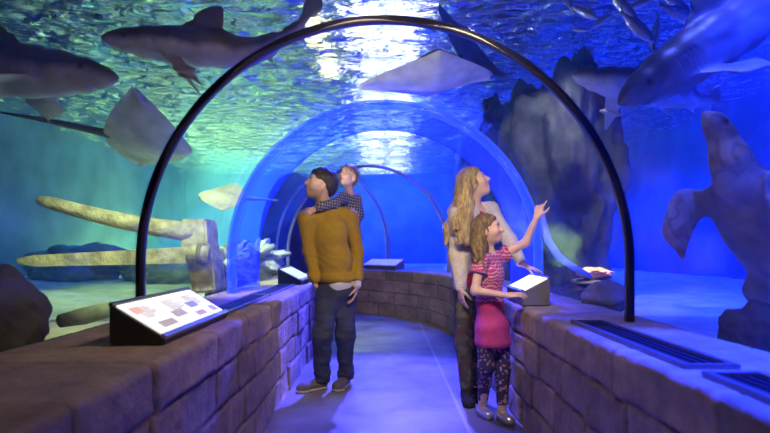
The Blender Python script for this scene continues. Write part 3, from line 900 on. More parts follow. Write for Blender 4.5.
def make_animals():
    # --- left tank
    V, f, c = shark_mesh(bend=.04, girth=1.02, pect=(-.22, -.13), dh=.55)
    p0 = at(115, 76, 4.0); fw = Vector((1, -.15, -.10)).normalized()
    place('shark', V, f, frame_from(p0 - fw * 1.13, fw, (0.0, .1, 1), 1.13), M['skin'], c, 'brown shark cut by the picture edge, swimming right above the stingray', 'shark')
    V, f, c = shark_mesh(bend=.02, vb=.7, girth=1.05, pect=(-.32, -.34), belly=(.45, .45, .42))
    a, b = at(104, 38, 4.0), at(322, 60, 4.5)
    ctr = (a + b) / 2; d = (a - b)
    place('shark', V, f, frame_from(a * .53 + b * .47, d, (.15, -.12, 1), d.length / 2.08), M['skin'], c, 'grey shark with a tall dorsal fin, swimming left under the bright rippled surface', 'shark')
    V, f, c = ray_mesh(tail=1.25, lift=.14, back=(.2, .19, .16), belly=(.55, .53, .46), tailcurve=.0)
    pr = at(142, 142, 5.4)
    place('stingray', V, f, frame_from(pr, (.94, .30, -.15), (.02, .41, .92), .84), M['skin'], c, 'brown stingray trailing a long thin tail, gliding past the dark arch rib', 'ray')
    V, f, c = ray_mesh(tail=.75, lift=.05, back=(.24, .225, .16), belly=(.3, .29, .22), disc='sting')
    place('guitarfish', V, f, frame_from(at(226, 198, 6.2), (-.97, -.12, .06), (.05, -.42, .90), .55), M['skin'], c, 'small pale ray swimming above the coral rocks', 'ray')
    # --- above the tunnel
    V, f, c = ray_mesh(tail=.0, lift=.10, disc='manta', back=(.22, .22, .24), belly=(.55, .55, .56))
    place('eagle_ray', V, f, frame_from(at(432, 78, 4.7), (.10, -.80, .35), (-.20, .50, .80), .74), M['skin'], c, 'pale bellied eagle ray resting over the crown of the tunnel', 'ray')
    V, f, c = ray_mesh(tail=.6, lift=.25, disc='manta', back=(.2, .22, .26), belly=(.5, .5, .55))
    place('eagle_ray', V, f, frame_from(at(462, 45, 6.4), (.2, .5, .75), (.7, -.7, .3), .72), M['skin'], c, 'blue-lit ray turning upward behind the pale bellied ray', 'ray')
    # --- right tank
    V, f, c = shark_mesh(bend=.05, girth=1.05, pect=(-.3, -.22), belly=(.26, .26, .27))
    a = at(616, 104, 3.8); fw = Vector((-.80, -.16, -.50)).normalized()
    place('shark', V, f, frame_from(a - fw * 1.05, fw, (-.42, -.12, .95), 1.07), M['skin'], c, 'large shark gliding down steeply with a pale streak along its back', 'shark')
    V, f, c = shark_mesh(bend=-.10, girth=1.0, pect=(-.25, -.3))
    a = at(579, 74, 5.1); fw = Vector((-.92, -.38, .05)).normalized()
    place('shark', V, f, frame_from(a - fw * .95, fw, (-.05, -.1, 1), .95), M['skin'], c, 'smaller shark nosing left just behind the head of the large shark', 'shark')
    V, f, c = turtle_mesh()
    p0 = at(703, 117, 3.0); fw = Vector((-.52, -.08, .80)).normalized()
    place('sea_turtle', V, f, frame_from(p0 - fw * .72, fw, (.80, .22, .5), .75), M['skin'], c, 'sea turtle rising head first with one front flipper folded down', 'turtle')
    # --- the shoal
    V, f, c = fish_mesh()
    first = None
    spots = [(636, 26, 4.6, -38, .27, 'striped-backed jack diving at the left front of the shoal'), (622, 6, 4.9, -40, .25, 'jack at the upper left edge of the shoal'),
             (680, 14, 4.6, -20, .30, 'broad jack heading right in the middle of the shoal'), (675, 3, 5.2, -30, .26, 'jack half hidden at the top of the shoal'),
             (656, 32, 5.0, -96, .24, 'slim jack hanging nose down under the shoal'), (698, 15, 5.4, -85, .22, 'slim jack close to the back of the large shark'),
             (588, 14, 5.6, 150, .22, 'lone jack with a silver flank left of the shoal'), (600, 22, 5.2, 35, .17, 'small silver fish turning upward left of the shoal'),
             (582, 30, 6.0, 175, .13, 'tiny silver fish, lowest on the left of the shoal'), (640, 4, 5.8, 200, .22, 'jack behind the diving one at the top edge'),
             (570, 5, 6.2, 120, .16, 'small fish at the top edge, furthest left of the shoal'), (722, 8, 5.8, -35, .24, 'jack above the back of the large shark')]
    for px, py, Y, ang, ln, lab in spots:
        p = at(px, py, Y); a = math.radians(ang)
        Mx = frame_from(p, (math.cos(a), .12, math.sin(a)), (-math.sin(a) * (1 if math.cos(a) >= 0 else -1) * 1, -.25, abs(math.cos(a)) + .05), ln / 1.25)
        if first is None:
            first = place('jack_fish', V, f, Mx, M['scales'], c, lab, 'fish', 'shoal of jacks under the surface')
        else:
            o = first.copy(); COL.objects.link(o); o.matrix_world = Mx; tag(o, lab)
# ================================================================== PEOPLE
def nv(v):
    v = np.array(v, float); return v / np.linalg.norm(v)


def facing(f, up=(0, 0, 1)):
    f = nv(f); u = np.array(up, float); u = nv(u - f * (u @ f)); r = np.cross(f, u)
    return f, u, r


class Head:
    """a head of height hgt round centre C, looking along f"""
    def __init__(s, C, f, up=(0, 0, 1), hgt=.235):
        s.C = np.array(C, float); s.f, s.u, s.r = facing(f, up); s.k = hgt / .235; s.R = np.stack([s.f, s.u, s.r])
    def P(s, a, b, c=0.0): return s.C + (s.f * a + s.u * b + s.r * c) * s.k
    def loc(s, V): return ((V - s.C) @ s.R.T) / s.k
    def add(s, S, child=False):
        k = s.k; j = .9 if child else 1.0
        S.ell(s.P(-.012, .030), np.array([.098, .090, .076]) * k, s.R, .01)
        S.ell(s.P(.022, -.040), np.array([.068, .074 * j, .058]) * k, s.R, .035 * k)
        S.ell(s.P(.060, -.094 * j), np.array([.024, .020, .026]) * k, s.R, .03 * k)              # chin
        S.cone(s.P(.083, .034, -.032), s.P(.083, .034, .032), .013 * k, .013 * k, .018 * k)       # brow
        S.cone(s.P(.088, .018), s.P(.112, -.024), .008 * k, .013 * k, .014 * k)                   # nose
        for q in (1, -1):
            S.cone(s.P(.098, -.028, 0), s.P(.092, -.030, .014 * q), .010 * k, .008 * k, .01 * k)  # nostrils
            S.ell(s.P(.058, -.022, .040 * q), np.array([.028, .026, .022]) * k, s.R, .03 * k)     # cheek
            S.ell(s.P(.073, .010, .031 * q), np.array([.015, .013, .016]) * k, s.R, .006 * k)     # eye
            S.ell(s.P(-.008, -.006, .077 * q), np.array([.020, .034, .012]) * k, s.R, .010 * k)   # ear
            S.ell(s.P(-.010, -.030, .074 * q), np.array([.011, .013, .009]) * k, s.R, .010 * k)   # ear lobe
        S.cone(s.P(.088, -.056, -.016), s.P(.088, -.056, .016), .0085 * k, .0085 * k, .008 * k)   # upper lip
        S.cone(s.P(.086, -.070, -.013), s.P(.086, -.070, .013), .0085 * k, .0085 * k, .008 * k)   # lower lip
    def paint(s, V, cols, skin, lip=(.50, .20, .18), iris=(.10, .07, .05), brow=(.12, .08, .05), beard=None):
        L = s.loc(V)
        def blob(c, rad, col, m=1.0):
            nonlocal cols
            w = np.exp(-(((L - np.array(c)) / np.array(rad)) ** 2).sum(1))[:, None] * m
            w = np.clip(w * 1.6, 0, 1); cols = cols * (1 - w) + np.array(col) * w
        for q in (1, -1):
            blob((.060, -.028, .045 * q), (.03, .018, .018), np.array(skin) * [1.05, .78, .75], .35)
            blob((.092, .030, .032 * q), (.02, .0045, .018), brow, .9)
            blob((.088, .010, .031 * q), (.008, .0055, .011), (.72, .70, .68), .9)
            blob((.089, .010, .032 * q), (.008, .0062, .0055), iris)
            blob((.089, .017, .032 * q), (.010, .002, .013), np.array(brow) * .5, .8)
        blob((.094, -.062, 0), (.012, .011, .019), lip, .75)
        blob((.098, -.0635, 0), (.012, .0016, .019), np.array(lip) * .4, .7)
        if beard is not None:
            b = (L[:, 1] < -.045) & (L[:, 0] > -.03)
            w = np.clip((-.040 - L[:, 1]) / .02, 0, 1)[:, None] * np.clip((L[:, 0] + .03) / .02, 0, 1)[:, None] * (L[:, 1] > -.14)[:, None] * .45
            lipz = np.exp(-(((L - np.array((.094, -.062, 0))) / np.array((.012, .010, .02))) ** 2).sum(1))[:, None]
            w = w * (1 - np.clip(lipz * 1.6, 0, 1)); cols = cols * (1 - w) + np.array(beard) * w
        return cols


def hand(S, w, d, n, t, L=.18, curl=(.35, .4, .45, .5), spread=.10, thumb=.6):
    """palm and five fingers: wrist w, finger direction d, palm side n, thumb side t"""
    w = np.array(w, float); d = nv(d); n = np.array(n, float); n = nv(n - d * (n @ d)); t = np.array(t, float); t = nv(t - d * (t @ d) - n * (t @ n))
    q = L / .18; fr = .0082 * q
    offs = (.030, .010, -.010, -.029); lens = (.070, .078, .072, .056)
    for i in range(4):
        k0 = w + d * .078 * q * (1 - .05 * abs(i - 1)) + t * offs[i] * q
        S.cone(w + t * offs[i] * .55 * q, k0, .0155 * q, .0125 * q, .012, (n, .85))
        dd = nv(d + t * spread * (1.5 - i)); p = k0; ang = 0
        for sgm, fl in enumerate((.46, .31, .23)):
            ang += curl[i] * (.8, 1.0, .7)[sgm]
            v = dd * math.cos(ang) + n * math.sin(ang)
            e = p + v * lens[i] * fl * q * 1.12
            S.cone(p, e, fr * (1.08 - .09 * sgm), fr * (1.0 - .09 * sgm), .003)
            p = e
    b = w + d * .022 * q + t * .024 * q
    m1 = b + nv(d * .55 + t * .75 + n * .35) * .042 * q
    m2 = m1 + nv(d * .85 + t * .45 + n * thumb) * .032 * q
    m3 = m2 + nv(d * .95 + t * .15 + n * thumb) * .026 * q
    S.cone(b, m1, .0165 * q, .0115 * q, .010); S.cone(m1, m2, .0105 * q, .0095 * q, .003); S.cone(m2, m3, .0092 * q, .0075 * q, .003)


def zcut(lo=None, hi=None, wob=0.0):
    def fn(F, P):
        n = wob * np.sin(P[:, 0] * 37 + P[:, 1] * 23) if wob else 0
        if lo is not None: F = np.maximum(F, lo + n - P[:, 2])
        if hi is not None: F = np.maximum(F, P[:, 2] - hi - n)
        return F
    return fn


def cut_round(a, b, r):
    """hollow out a capsule"""
    a, b = np.array(a, float), np.array(b, float); d = b - a
    def fn(F, P):
        t = np.clip(((P - a) @ d) / (d @ d), 0, 1)
        return np.maximum(F, r - np.linalg.norm(P - a - t[:, None] * d, axis=1))
    return fn


def cut_beyond(p, d):
    """drop what lies beyond point p in direction d, within 12 cm of p"""
    p, d = np.array(p, float), nv(d)
    def fn(F, P):
        q = P - p; s_ = q @ d
        near = np.linalg.norm(q - s_[:, None] * d, axis=1) < .065
        return np.where(near & (s_ > -.02) & (s_ < .3), np.maximum(F, s_), F)
    return fn


def folds(amp, fx=30, fz=55, seed=1):
    def fn(F, P):
        return F + amp * fbm(P * np.array([fx, fx, fz]) / 10.0, 1.0, 3, seed)
    return fn


def hair_cap(S, hd, grow=.014, front=.030, slope=1.0, low=-.06, noise_amp=.005, fr=60, seed=3, back=.0):
    k = hd.k
    S.ell(hd.P(-.014 - back, .034), np.array([.098 + grow, .088 + grow, .076 + grow]) * k, hd.R, .02 * k)
    S.ell(hd.P(-.045, -.005), np.array([.068 + grow, .075, .066 + grow * .6]) * k, hd.R, .03 * k)
    def fn(F, P):
        L = hd.loc(P)
        lim = front + slope * (L[:, 1] - .03)
        side = -.012 + 1.1 * (L[:, 1] - .012)
        g = np.where(L[:, 1] > .03, L[:, 0] - lim, L[:, 0] - np.minimum(side, front)) * .7 * k
        F = np.maximum(F, g)
        F = np.maximum(F, (low - L[:, 1]) * k)
        return F + noise_amp * fbm(P * np.array([1, 1, .45]), fr, 3, seed)
    S.op(fn)


def finish(root, name, S, h, m, colfn, label=None, parent=None):
    V, f = S.mesh(h)
    o = mk(name, V, f, m, parent or root, cols=np.clip(colfn(V), .004, 1))
    if label: o['label'] = label
    return o


def plain(c, var=.12, fr=25, seed=2):
    return lambda V: np.array(c)[None] * (1 + var * fbm(V, fr, 3, seed)[:, None])


def shoe(root, heel, toe, wd, m, colr, sole_c, label, high=.09, shaft=None, h=.005):
    heel, toe = np.array(heel, float), np.array(toe, float)
    d = toe - heel; L = np.linalg.norm(d); d = d / L; z = np.array([0, 0, 1.0]); sd = np.cross(d, z)
    S = SDF()
    hz = .040
    S.cone(heel + z * (hz + .012), heel + d * L * .35 + z * hz, wd * .9, wd * .9, .02)
    S.cone(heel + d * L * .35 + z * hz, heel + d * L * .76 + z * (hz - .008), wd * .92, wd * 1.04, .02, (z, .85))
    S.cone(heel + d * L * .76 + z * (hz - .008), toe - d * wd * .8 + z * (hz - .012), wd * 1.04, wd * .80, .02, (z, .75))
    S.cone(heel + z * .05 + d * L * .08, heel + z * high + d * L * .10, wd * .92, wd * .86, .03)
    if shaft is not None:
        S.cone(heel + z * high + d * L * .10, np.array(shaft, float), wd * .86, wd * .98, .03)
    S.op(zcut(lo=.012))
    o = finish(root, 'shoe', S, h, m, colr if callable(colr) else plain(colr, .15, 40), label)
    S = SDF()
    S.cone(heel + z * .014, heel + d * L * .4 + z * .014, wd * .93, wd * .90, .01)
    S.cone(heel + d * L * .4 + z * .014, heel + d * L * .76 + z * .014, wd * .90, wd * 1.08, .01)
    S.cone(heel + d * L * .76 + z * .014, toe - d * wd * .8 + z * .014, wd * 1.08, wd * .86, .01)
    S.op(zcut(.001, .022))
    finish(root, 'sole', S, h, m, plain(sole_c, .05), None, o)
    return o


def make_people():
    m_skin = M['human_skin']; m_cloth = M['cloth']; m_hair = M['hair']
    # ------------------------------------------------------------------ the man
    D = 4.5
    J = lambda px, py, dy=0.0: np.array(at(px, py, D + dy))
    root = empty('person', (J(330, 390)[0], D, 0), 'man in a mustard sweater and jeans looking up left, carrying a boy on his back', 'person')
    ft, ut, rt = facing((-.45, -.89, 0))                                # rt = his right hand side -> image left is his right
    R = np.stack([rt, ft, ut])
    hd = Head(J(320, 185, -.03), (-.86, -.36, .27), (.05, 0, 1), .246)
    shL, shR = J(349, 217, .06), J(307, 219, -.06)
    elL, wrL = J(357.5, 251, .08), J(357, 282, -.04)
    elR, wrR = J(309, 251, -.02), J(315, 280, -.04)
    hipR, hipL = J(328, 291, -.03), J(346, 290, .04)
    knR, knL = J(322.5, 336, -.08), J(345, 335, .06)
    anR, anL = J(322, 377, .04), J(345.5, 375, .16)
    SKIN = (.56, .36, .27)
    S = SDF()
    hd.add(S)
    S.cone(J(325, 211, .02), hd.P(-.02, -.055), .062, .056, .03)
    S.ell(J(328, 236), (.155, .10, .18), R, .03); S.ell(J(335, 278), (.115, .08, .14), R, .03)
    S.cone(shL, shR, .06, .06, .03)
    S.chain([shL, elL, wrL], [.055, .042, .028], .02); S.chain([shR, elR, wrR], [.055, .042, .028], .02)
    S.chain([hipR, knR, anR], [.08, .055, .038], .03); S.chain([hipL, knL, anL], [.08, .055, .038], .03)
    hand(S, J(357, 285.5, -.045), (-.18, -.15, -.95), (-.95, -.1, .2), (-.2, -.95, 0), .185, (.3, .36, .42, .48))
    hand(S, J(314.5, 284, -.04), (.35, .1, -.93), (.8, .5, .2), (-.2, -.9, 0), .185, (.25, .3, .35, .4))
    def pc(V):
        c = plain(SKIN, .06)(V)
        return hd.paint(V, c, SKIN, beard=(.10, .075, .06), brow=(.03, .02, .015))
    finish(root, 'body', S, .006, m_skin, pc)
    S = SDF(); hair_cap(S, hd, .019, .046, .75, -.080, .008, 48, 3)
    finish(root, 'hair', S, .006, m_hair, plain((.026, .018, .013), .5, 60), 'short dark brown hair')
    S = SDF()
    S.cone(shL + [0, 0, .0], shR, .070, .070, .03, (ft, .95)); S.cone(J(326, 210, .01), shL, .075, .066, .03); S.cone(J(326, 210, .01), shR, .075, .066, .03)
    S.ell(J(328, 234), (.182, .128, .17), R, .04); S.ell(J(334, 260), (.160, .125, .17), R, .06); S.ell(J(337, 279), (.165, .130, .075), R, .04)
    S.chain([shL, elL, wrL + [0, 0, .01]], [.070, .055, .041], .025); S.chain([shR, elR, wrR], [.070, .055, .041], .025)
    S.cone(J(325.5, 208, .0), J(324, 204.5, -.01), .078, .072, .025)
    hem = J(336, 287)[2]
    S.op(folds(.004, 40, 60, 7)).op(lambda F, P: F + .0055 * np.abs(np.sin((P[:, 2] * .8 + .55 * P[:, 0]) * 34 + 3.5 * vnoise(P, 7, 2))) ** .7 * np.clip(vnoise(P, 5, 8) + .45, 0, 1))
    S.op(lambda F, P: F - .012 * np.exp(-((P[:, 2] - hem - .085) / .035) ** 2) + .006 * np.exp(-((P[:, 2] - hem - .02) / .03) ** 2))
    S.op(zcut(lo=hem, wob=.006)).op(cut_round(J(327, 216, .02), hd.P(-.02, -.05), .064)).op(cut_beyond(wrL, wrL - elL))
    def sw(V):
        c = plain((.37, .235, .025), .07, 30, 5)(V)
        rib = (V[:, 2] < hem + .045)
        c[rib] *= (.82 + .12 * np.sin((V[rib, 0] + V[rib, 1]) * 500))[:, None]
        return c
    finish(root, 'sweater', S, .0065, m_cloth, sw, 'mustard yellow knitted sweater')
    S = SDF()
    pts = [J(324.5, 205.5, 0) + .067 * (math.cos(a) * rt + math.sin(a) * ft * .95) + np.array([0, 0, -.012 * math.sin(a)]) for a in np.linspace(0, 2 * PI, 25)]
    S.chain(pts, [.012] * 25, .005)
    finish(root, 'collar', S, .006, m_cloth, plain((.34, .20, .02), .1), None)
    S = SDF(); S.ell(J(335, 283), (.156, .122, .12), R, .0); S.op(folds(.008, 30, 50, 4))
    S.op(lambda F, P: np.maximum(F, np.abs(P[:, 2] - J(335, 286.5)[2] - .02 * np.sin(P[:, 0] * 16)) - .035))
    finish(root, 'shirt_hem', S, .006, m_cloth, plain((.62, .62, .64), .08), 'white shirt tail showing below the sweater')
    S = SDF(); c0 = wrL + (wrL - elL) / np.linalg.norm(wrL - elL) * .004
    S.cone(wrL - (wrL - elL) * .06, c0 + (wrL - elL) * .07, .037, .035, .0)
    finish(root, 'cuff', S, .005, m_cloth, plain((.62, .62, .64), .08), 'white shirt cuff')
    S = SDF()
    S.ell(J(337, 290), (.150, .115, .10), R, .04)
    S.chain([hipR, knR, anR + [0, 0, -.02]], [.100, .074, .062], .05); S.chain([hipL, knL, anL + [0, 0, -.02]], [.100, .074, .062], .05)
    def jf(F, P):
        low = np.clip((.42 - P[:, 2]) / .35, 0, 1); kn = np.exp(-((P[:, 2] - .48) / .10) ** 2)
        return F + (.004 + .010 * low + .005 * kn) * fbm(P * np.array([1, 1, 2.6]), 11, 3, 12)
    S.op(jf).op(zcut(lo=.055, hi=J(337, 283)[2]))
    def jc(V):
        c = plain((.030, .038, .062), .35, 14, 6)(V)
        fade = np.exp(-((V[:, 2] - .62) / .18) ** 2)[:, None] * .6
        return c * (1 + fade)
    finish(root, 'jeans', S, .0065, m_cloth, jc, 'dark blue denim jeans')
    def sk(V):
        return plain((.13, .115, .105), .15, 40)(V)
    shoe(root, (at(323, 390, 4.56).x, 4.56, 0), (at(297, 390, 4.41).x, 4.41, 0), .046, m_cloth, sk, (.52, .50, .46), 'grey canvas trainer with pale sole')
    shoe(root, (at(345.5, 390, 4.68).x, 4.68, 0), (at(336, 390, 4.44).x, 4.44, 0), .046, m_cloth, sk, (.52, .50, .46), 'grey canvas trainer with pale sole')
    # ------------------------------------------------------------------ the boy on his back
    D = 4.60
    root = empty('person', (J(347, 236)[0], D + .12, J(347, 250)[2]), 'small boy in a dark checked shirt riding on the man\'s back', 'person')
    hd = Head(J(347.5, 177, .02), (-.42, -.85, .34), (.10, 0, 1), .200)
    ft, ut, rt = facing((-.3, -.95, 0)); R = np.stack([rt, ft, ut])
    SKIN = (.62, .41, .32)
    shR, shL = J(342, 198.5, .02), J(356, 199, .14)
    pR = [shR, J(334, 203.5, -.13), J(322, 206, -.225), J(315, 209, -.235)]
    pL = [shL, J(359, 215, .14), J(352, 222, .05)]
    S = SDF(); hd.add(S, True)
    S.cone(J(350, 194, .10), hd.P(-.02, -.05), .036, .036, .02)
    S.ell(J(350, 212, .13), (.10, .075, .13), R, .03); S.ell(J(348, 232, .15), (.095, .075, .09), R, .04)
    S.chain(pR, [.034, .030, .026, .021], .015); S.chain(pL, [.034, .030, .024], .015)
    hand(S, pR[-1] + (pR[-1] - pR[-2]) * .15, (-.85, -.1, -.5), (.1, .9, -.1), (.2, -.2, .9), .115, (.35, .4, .4, .45))
    hand(S, pL[-1], (-.8, -.4, -.2), (0, .5, -.8), (0, -.6, .6), .11, (.5, .5, .5, .5))
    th = [(J(339, 238, .17), J(327, 252, .16), J(331, 272, .19)), (J(355, 238, .19), J(351, 256, .16), J(346, 276, .22))]
    for a, b, c in th:
        S.chain([a, b, c], [.055, .045, .032], .02)
        S.cone(c, c + [-.02, -.05, -.05], .026, .022, .02)
    finish(root, 'body', S, .0055, m_skin, lambda V: hd.paint(V, plain(SKIN, .05)(V), SKIN, brow=(.16, .10, .06)))
    S = SDF(); hair_cap(S, hd, .012, .050, .8, -.055, .004, 70, 9)
    finish(root, 'hair', S, .0055, m_hair, plain((.20, .125, .065), .35, 60), 'short light brown hair')
    S = SDF()
    S.cone(shR, shL, .048, .048, .03); S.ell(J(350, 212, .13), (.118, .09, .13), R, .04); S.ell(J(348, 230, .15), (.112, .092, .10), R, .04)
    S.chain(pR, [.050, .044, .038, .030], .02); S.chain(pL, [.050, .044, .034], .02)
    S.op(folds(.007, 40, 60, 5)).op(cut_round(J(350, 198, .10), hd.P(-.02, -.04), .042)).op(cut_beyond(pR[-1], pR[-1] - pR[-2])).op(zcut(lo=J(348, 240)[2]))
    def plaid(V):
        a = np.sin(V[:, 2] * 260 + V[:, 0] * 40); b = np.sin(V[:, 0] * 250 - V[:, 2] * 40 + V[:, 1] * 120)
        c = np.tile(np.array([.035, .040, .075]), (len(V), 1))
        c[a > .45] = [.13, .14, .20]; c[b > .45] += [.12, .12, .15]; c[(a > .5) & (b > .5)] = [.42, .42, .46]
        return c
    finish(root, 'shirt', S, .005, m_cloth, plaid, 'dark blue and white checked shirt')
    S = SDF()
    S.ell(J(348, 238, .16), (.108, .09, .06), R, .03)
    for a, b, c in th: S.chain([a, b, c + [0, 0, .02]], [.066, .055, .042], .03)
    finish(root, 'trousers', S, .006, m_cloth, plain((.03, .035, .05), .2), None)
    # ------------------------------------------------------------------ the woman
    D = 4.15
    root = empty('person', (J(470, 402)[0], D, 0), 'woman with long blonde hair and cream cardigan gazing up, a hand on the desk', 'person')
    ft, ut, rt = facing((.72, -.69, 0)); R = np.stack([rt, ft, ut])
    hd = Head(J(474, 183.5, -.02), (.84, -.22, .44), (-.1, 0, 1), .232)
    SKIN = (.66, .45, .36)
    shR, shL = J(458, 215, -.10), J(491, 210, .08)
    elR, wrR = J(454.5, 254, -.06), J(460, 287, -.14)
    elL, wrL = J(510, 241, .02), J(521.5, 263.5, -.14)
    hipR, hipL = J(466.5, 294, -.05), J(478, 292, .05)
    knR, knL = J(463.5, 343, -.06), J(477.5, 341, .05)
    anR, anL = J(466.5, 389, .0), J(476, 386, .1)
    S = SDF(); hd.add(S)
    S.cone(J(474, 209, .0), hd.P(-.025, -.06), .047, .045, .03)
    S.ell(J(475, 233), (.145, .10, .17), R, .03); S.ell(J(473, 270), (.125, .095, .15), R, .06); S.ell(J(472, 290), (.155, .115, .10), R, .05)
    S.cone(shL, shR, .048, .048, .03)
    S.chain([shL, elL, wrL], [.044, .034, .024], .02); S.chain([shR, elR, wrR], [.044, .034, .024], .02)
    S.chain([hipR, knR, anR], [.078, .050, .034], .03); S.chain([hipL, knL, anL], [.078, .050, .034], .03)
    hand(S, wrR + nv(wrR - elR) * .012, (.1, -.1, -.98), (.95, .3, 0), (.3, -.9, 0), .172, (.25, .3, .35, .4))
    hand(S, wrL + nv(wrL - elL) * .012, (.80, -.15, -.26), (-.3, .0, -.9), (-.1, -.9, .1), .172, (.12, .14, .16, .2))
    finish(root, 'body', S, .006, m_skin, lambda V: hd.paint(V, plain(SKIN, .05)(V), SKIN, lip=(.62, .2, .2), brow=(.25, .15, .08)))
    # hair: a cap and many long wavy locks over back, shoulders and the near side of the face
    S = SDF(); hair_cap(S, hd, .016, .040, .9, -.08, .0, 50, 3)
    S.ops = []
    rnd = random.Random(5)
    def cap_cut(F, P):
        L = hd.loc(P)
        face = (L[:, 0] - np.where(L[:, 1] > .03, .040 + .9 * (L[:, 1] - .03), .034)) * .7
        near_face = (np.abs(L[:, 2]) < .10) & (L[:, 1] > -.16) & (L[:, 0] > 0)
        F = np.where(near_face, np.maximum(F, face), F)
        return F + .0075 * fbm(P * np.array([1, 1, .22]), 75, 2, 3)
    for i in range(40):
        t = i / 39
        a = -1.25 + 2.75 * t                                          # round the back of the head, near side to far side
        st = hd.P(-.075 * math.cos(a * .8), .055, .085 * math.sin(a) * 1.0)
        side = -math.sin(a)
        ex, ey = 446 + 20 * rnd.random() + (6 if a > .6 else 0), 226 + 18 * rnd.random()
        dz = .10 * math.sin(a)
        end = J(ex, ey, -.20 + .05 * rnd.random() + (.13 if ex < 455 else 0))
        mid = hd.P(-.150 * math.cos(a * .8), -.06, .120 * math.sin(a))
        pts = []
        for q in np.linspace(0, 1, 11):
            p = (1 - q) ** 2 * st + 2 * q * (1 - q) * mid + q * q * end
            wv = .017 * min(1, q * 2) * math.sin(q * 17 + i * 1.7)
            pts.append(p + np.array([wv, .6 * wv * math.cos(i), .3 * wv]))
        S.chain(pts, list(np.linspace(.022, .027, 7)) + [.026, .024, .021, .014], .022)
    S.op(cap_cut)
    def blond(V):
        n = fbm(V * np.array([1, 1, .2]), 70, 3, 4)
        dk = np.clip(.5 + .55 * n, 0, 1)[:, None]
        root_ = np.clip((V[:, 2] - J(470, 190)[2]) / .14, 0, 1)[:, None]
        return (np.array([.60, .48, .26]) * dk + np.array([.26, .18, .085]) * (1 - dk)) * (1 - .25 * root_)
    finish(root, 'hair', S, .0055, m_hair, blond, 'long wavy blonde hair')
    S = SDF()
    S.cone(shL, shR, .056, .056, .03); S.cone(J(474, 208), shL, .055, .055, .03); S.cone(J(474, 208), shR, .055, .055, .03); S.ell(J(475, 230), (.162, .118, .15), R, .04); S.ell(J(473, 262), (.150, .120, .17), R, .06); S.ell(J(472, 284), (.168, .132, .11), R, .05)
    S.chain([shL, elL, wrL], [.062, .050, .037], .03); S.chain([shR, elR, wrR + nv(wrR - elR) * .005], [.062, .050, .038], .03)
    chest = J(483, 240, -.1)
    def openfront(F, P):
        q = P - J(474, 250); a = q @ rt; b = q @ ft
        return np.where(b > .0, np.maximum(F, .030 + .02 * np.clip(q[:, 2] - .02, 0, .3) - np.abs(a + .01)), F)
    S.op(folds(.005, 36, 50, 15)).op(openfront).op(lambda F, P: np.maximum(F, J(472, 272)[2] + .10 * (P[:, 0] - J(468, 0)[0]) - P[:, 2] - 2.0 * np.maximum(np.linalg.norm((P - (elR + wrR) / 2)[:, :2], axis=1) < .075, 0))).op(cut_round(J(474, 211, 0), hd.P(-.02, -.05), .050))
    S.op(cut_beyond(wrL, wrL - elL)).op(cut_beyond(wrR + nv(wrR - elR) * .03, wrR - elR))
    def knit(V):
        c = plain((.70, .66, .56), .10, 30, 5)(V)
        return c * (.90 + .10 * np.sin(V[:, 2] * 420 + 2 * vnoise(V, 20, 3)))[:, None]
    finish(root, 'cardigan', S, .006, m_cloth, knit, 'cream ribbed open cardigan')
    S = SDF()
    S.ell(J(475, 232), (.150, .108, .18), R, .03); S.ell(J(473, 264), (.136, .106, .15), R, .06); S.ell(J(472, 282), (.158, .122, .09), R, .05)
    S.op(folds(.004, 36, 50, 25)).op(zcut(lo=J(472, 291)[2], hi=J(472, 206)[2]))
    finish(root, 'top', S, .006, m_cloth, plain((.40, .02, .05), .15), 'deep red top')
    S = SDF()
    S.ell(J(472, 291), (.156, .120, .085), R, .04); S.chain([hipR, knR, anR], [.088, .060, .044], .04); S.chain([hipL, knL, anL], [.088, .060, .044], .04)
    S.op(folds(.005, 30, 60, 35)).op(zcut(lo=.10, hi=J(472, 284)[2]))
    def leg(V):
        n = fbm(V, 26, 2, 44); c = np.tile(np.array([.060, .062, .038]), (len(V), 1))
        c[n > .25] = [.13, .12, .07]; c[n < -.45] = [.10, .035, .03]
        return c
    finish(root, 'leggings', S, .006, m_cloth, leg, 'dark olive patterned leggings')
    for hx, hy, tx, ty, an in ((466, 4.16, 470, 3.98, anR), (475.5, 4.28, 480, 4.10, anL)):
        shoe(root, (at(hx, 400, hy).x, hy, 0), (at(tx, 400, ty).x, ty, 0), .040, m_cloth, (.012, .012, .014), (.015, .015, .015), 'black ankle boot', .10, (an[0], an[1], .20))
    # ------------------------------------------------------------------ the girl
    D = 3.72
    root = empty('person', (J(495, 420)[0], D, 0), 'girl in a pink zigzag dress pointing up at the glass, standing before the woman', 'person')
    ft, ut, rt = facing((.84, -.54, 0)); R = np.stack([rt, ft, ut])
    hd = Head(J(487.5, 230.5, -.02), (.88, -.30, .20), (-.12, 0, 1), .205)
    SKIN = (.66, .44, .35)
    shR, shL = J(480.5, 260, -.09), J(499.5, 256.5, .07)
    elR, wrR = J(475, 291, -.13), J(507, 295.5, -.17)
    elL, wrL = J(525.5, 242.5, .04), J(536.5, 217.5, .0)
    S = SDF(); hd.add(S, True)
    S.cone(J(490, 253, .0), hd.P(-.02, -.05), .036, .035, .025)
    S.ell(J(490, 276), (.105, .075, .13), R, .03); S.ell(J(489, 303), (.095, .075, .12), R, .05); S.ell(J(491, 324), (.115, .09, .09), R, .05)
    S.cone(shL, shR, .034, .034, .03)
    S.chain([shL, elL, wrL], [.035, .028, .020], .02); S.chain([shR, elR, wrR], [.035, .028, .020], .02)
    hand(S, wrL + nv(wrL - elL) * .008, (.22, -.05, .95), (.6, .7, -.2), (.75, -.55, .0), .140, (.12, .75, .9, .9), .16, .3)
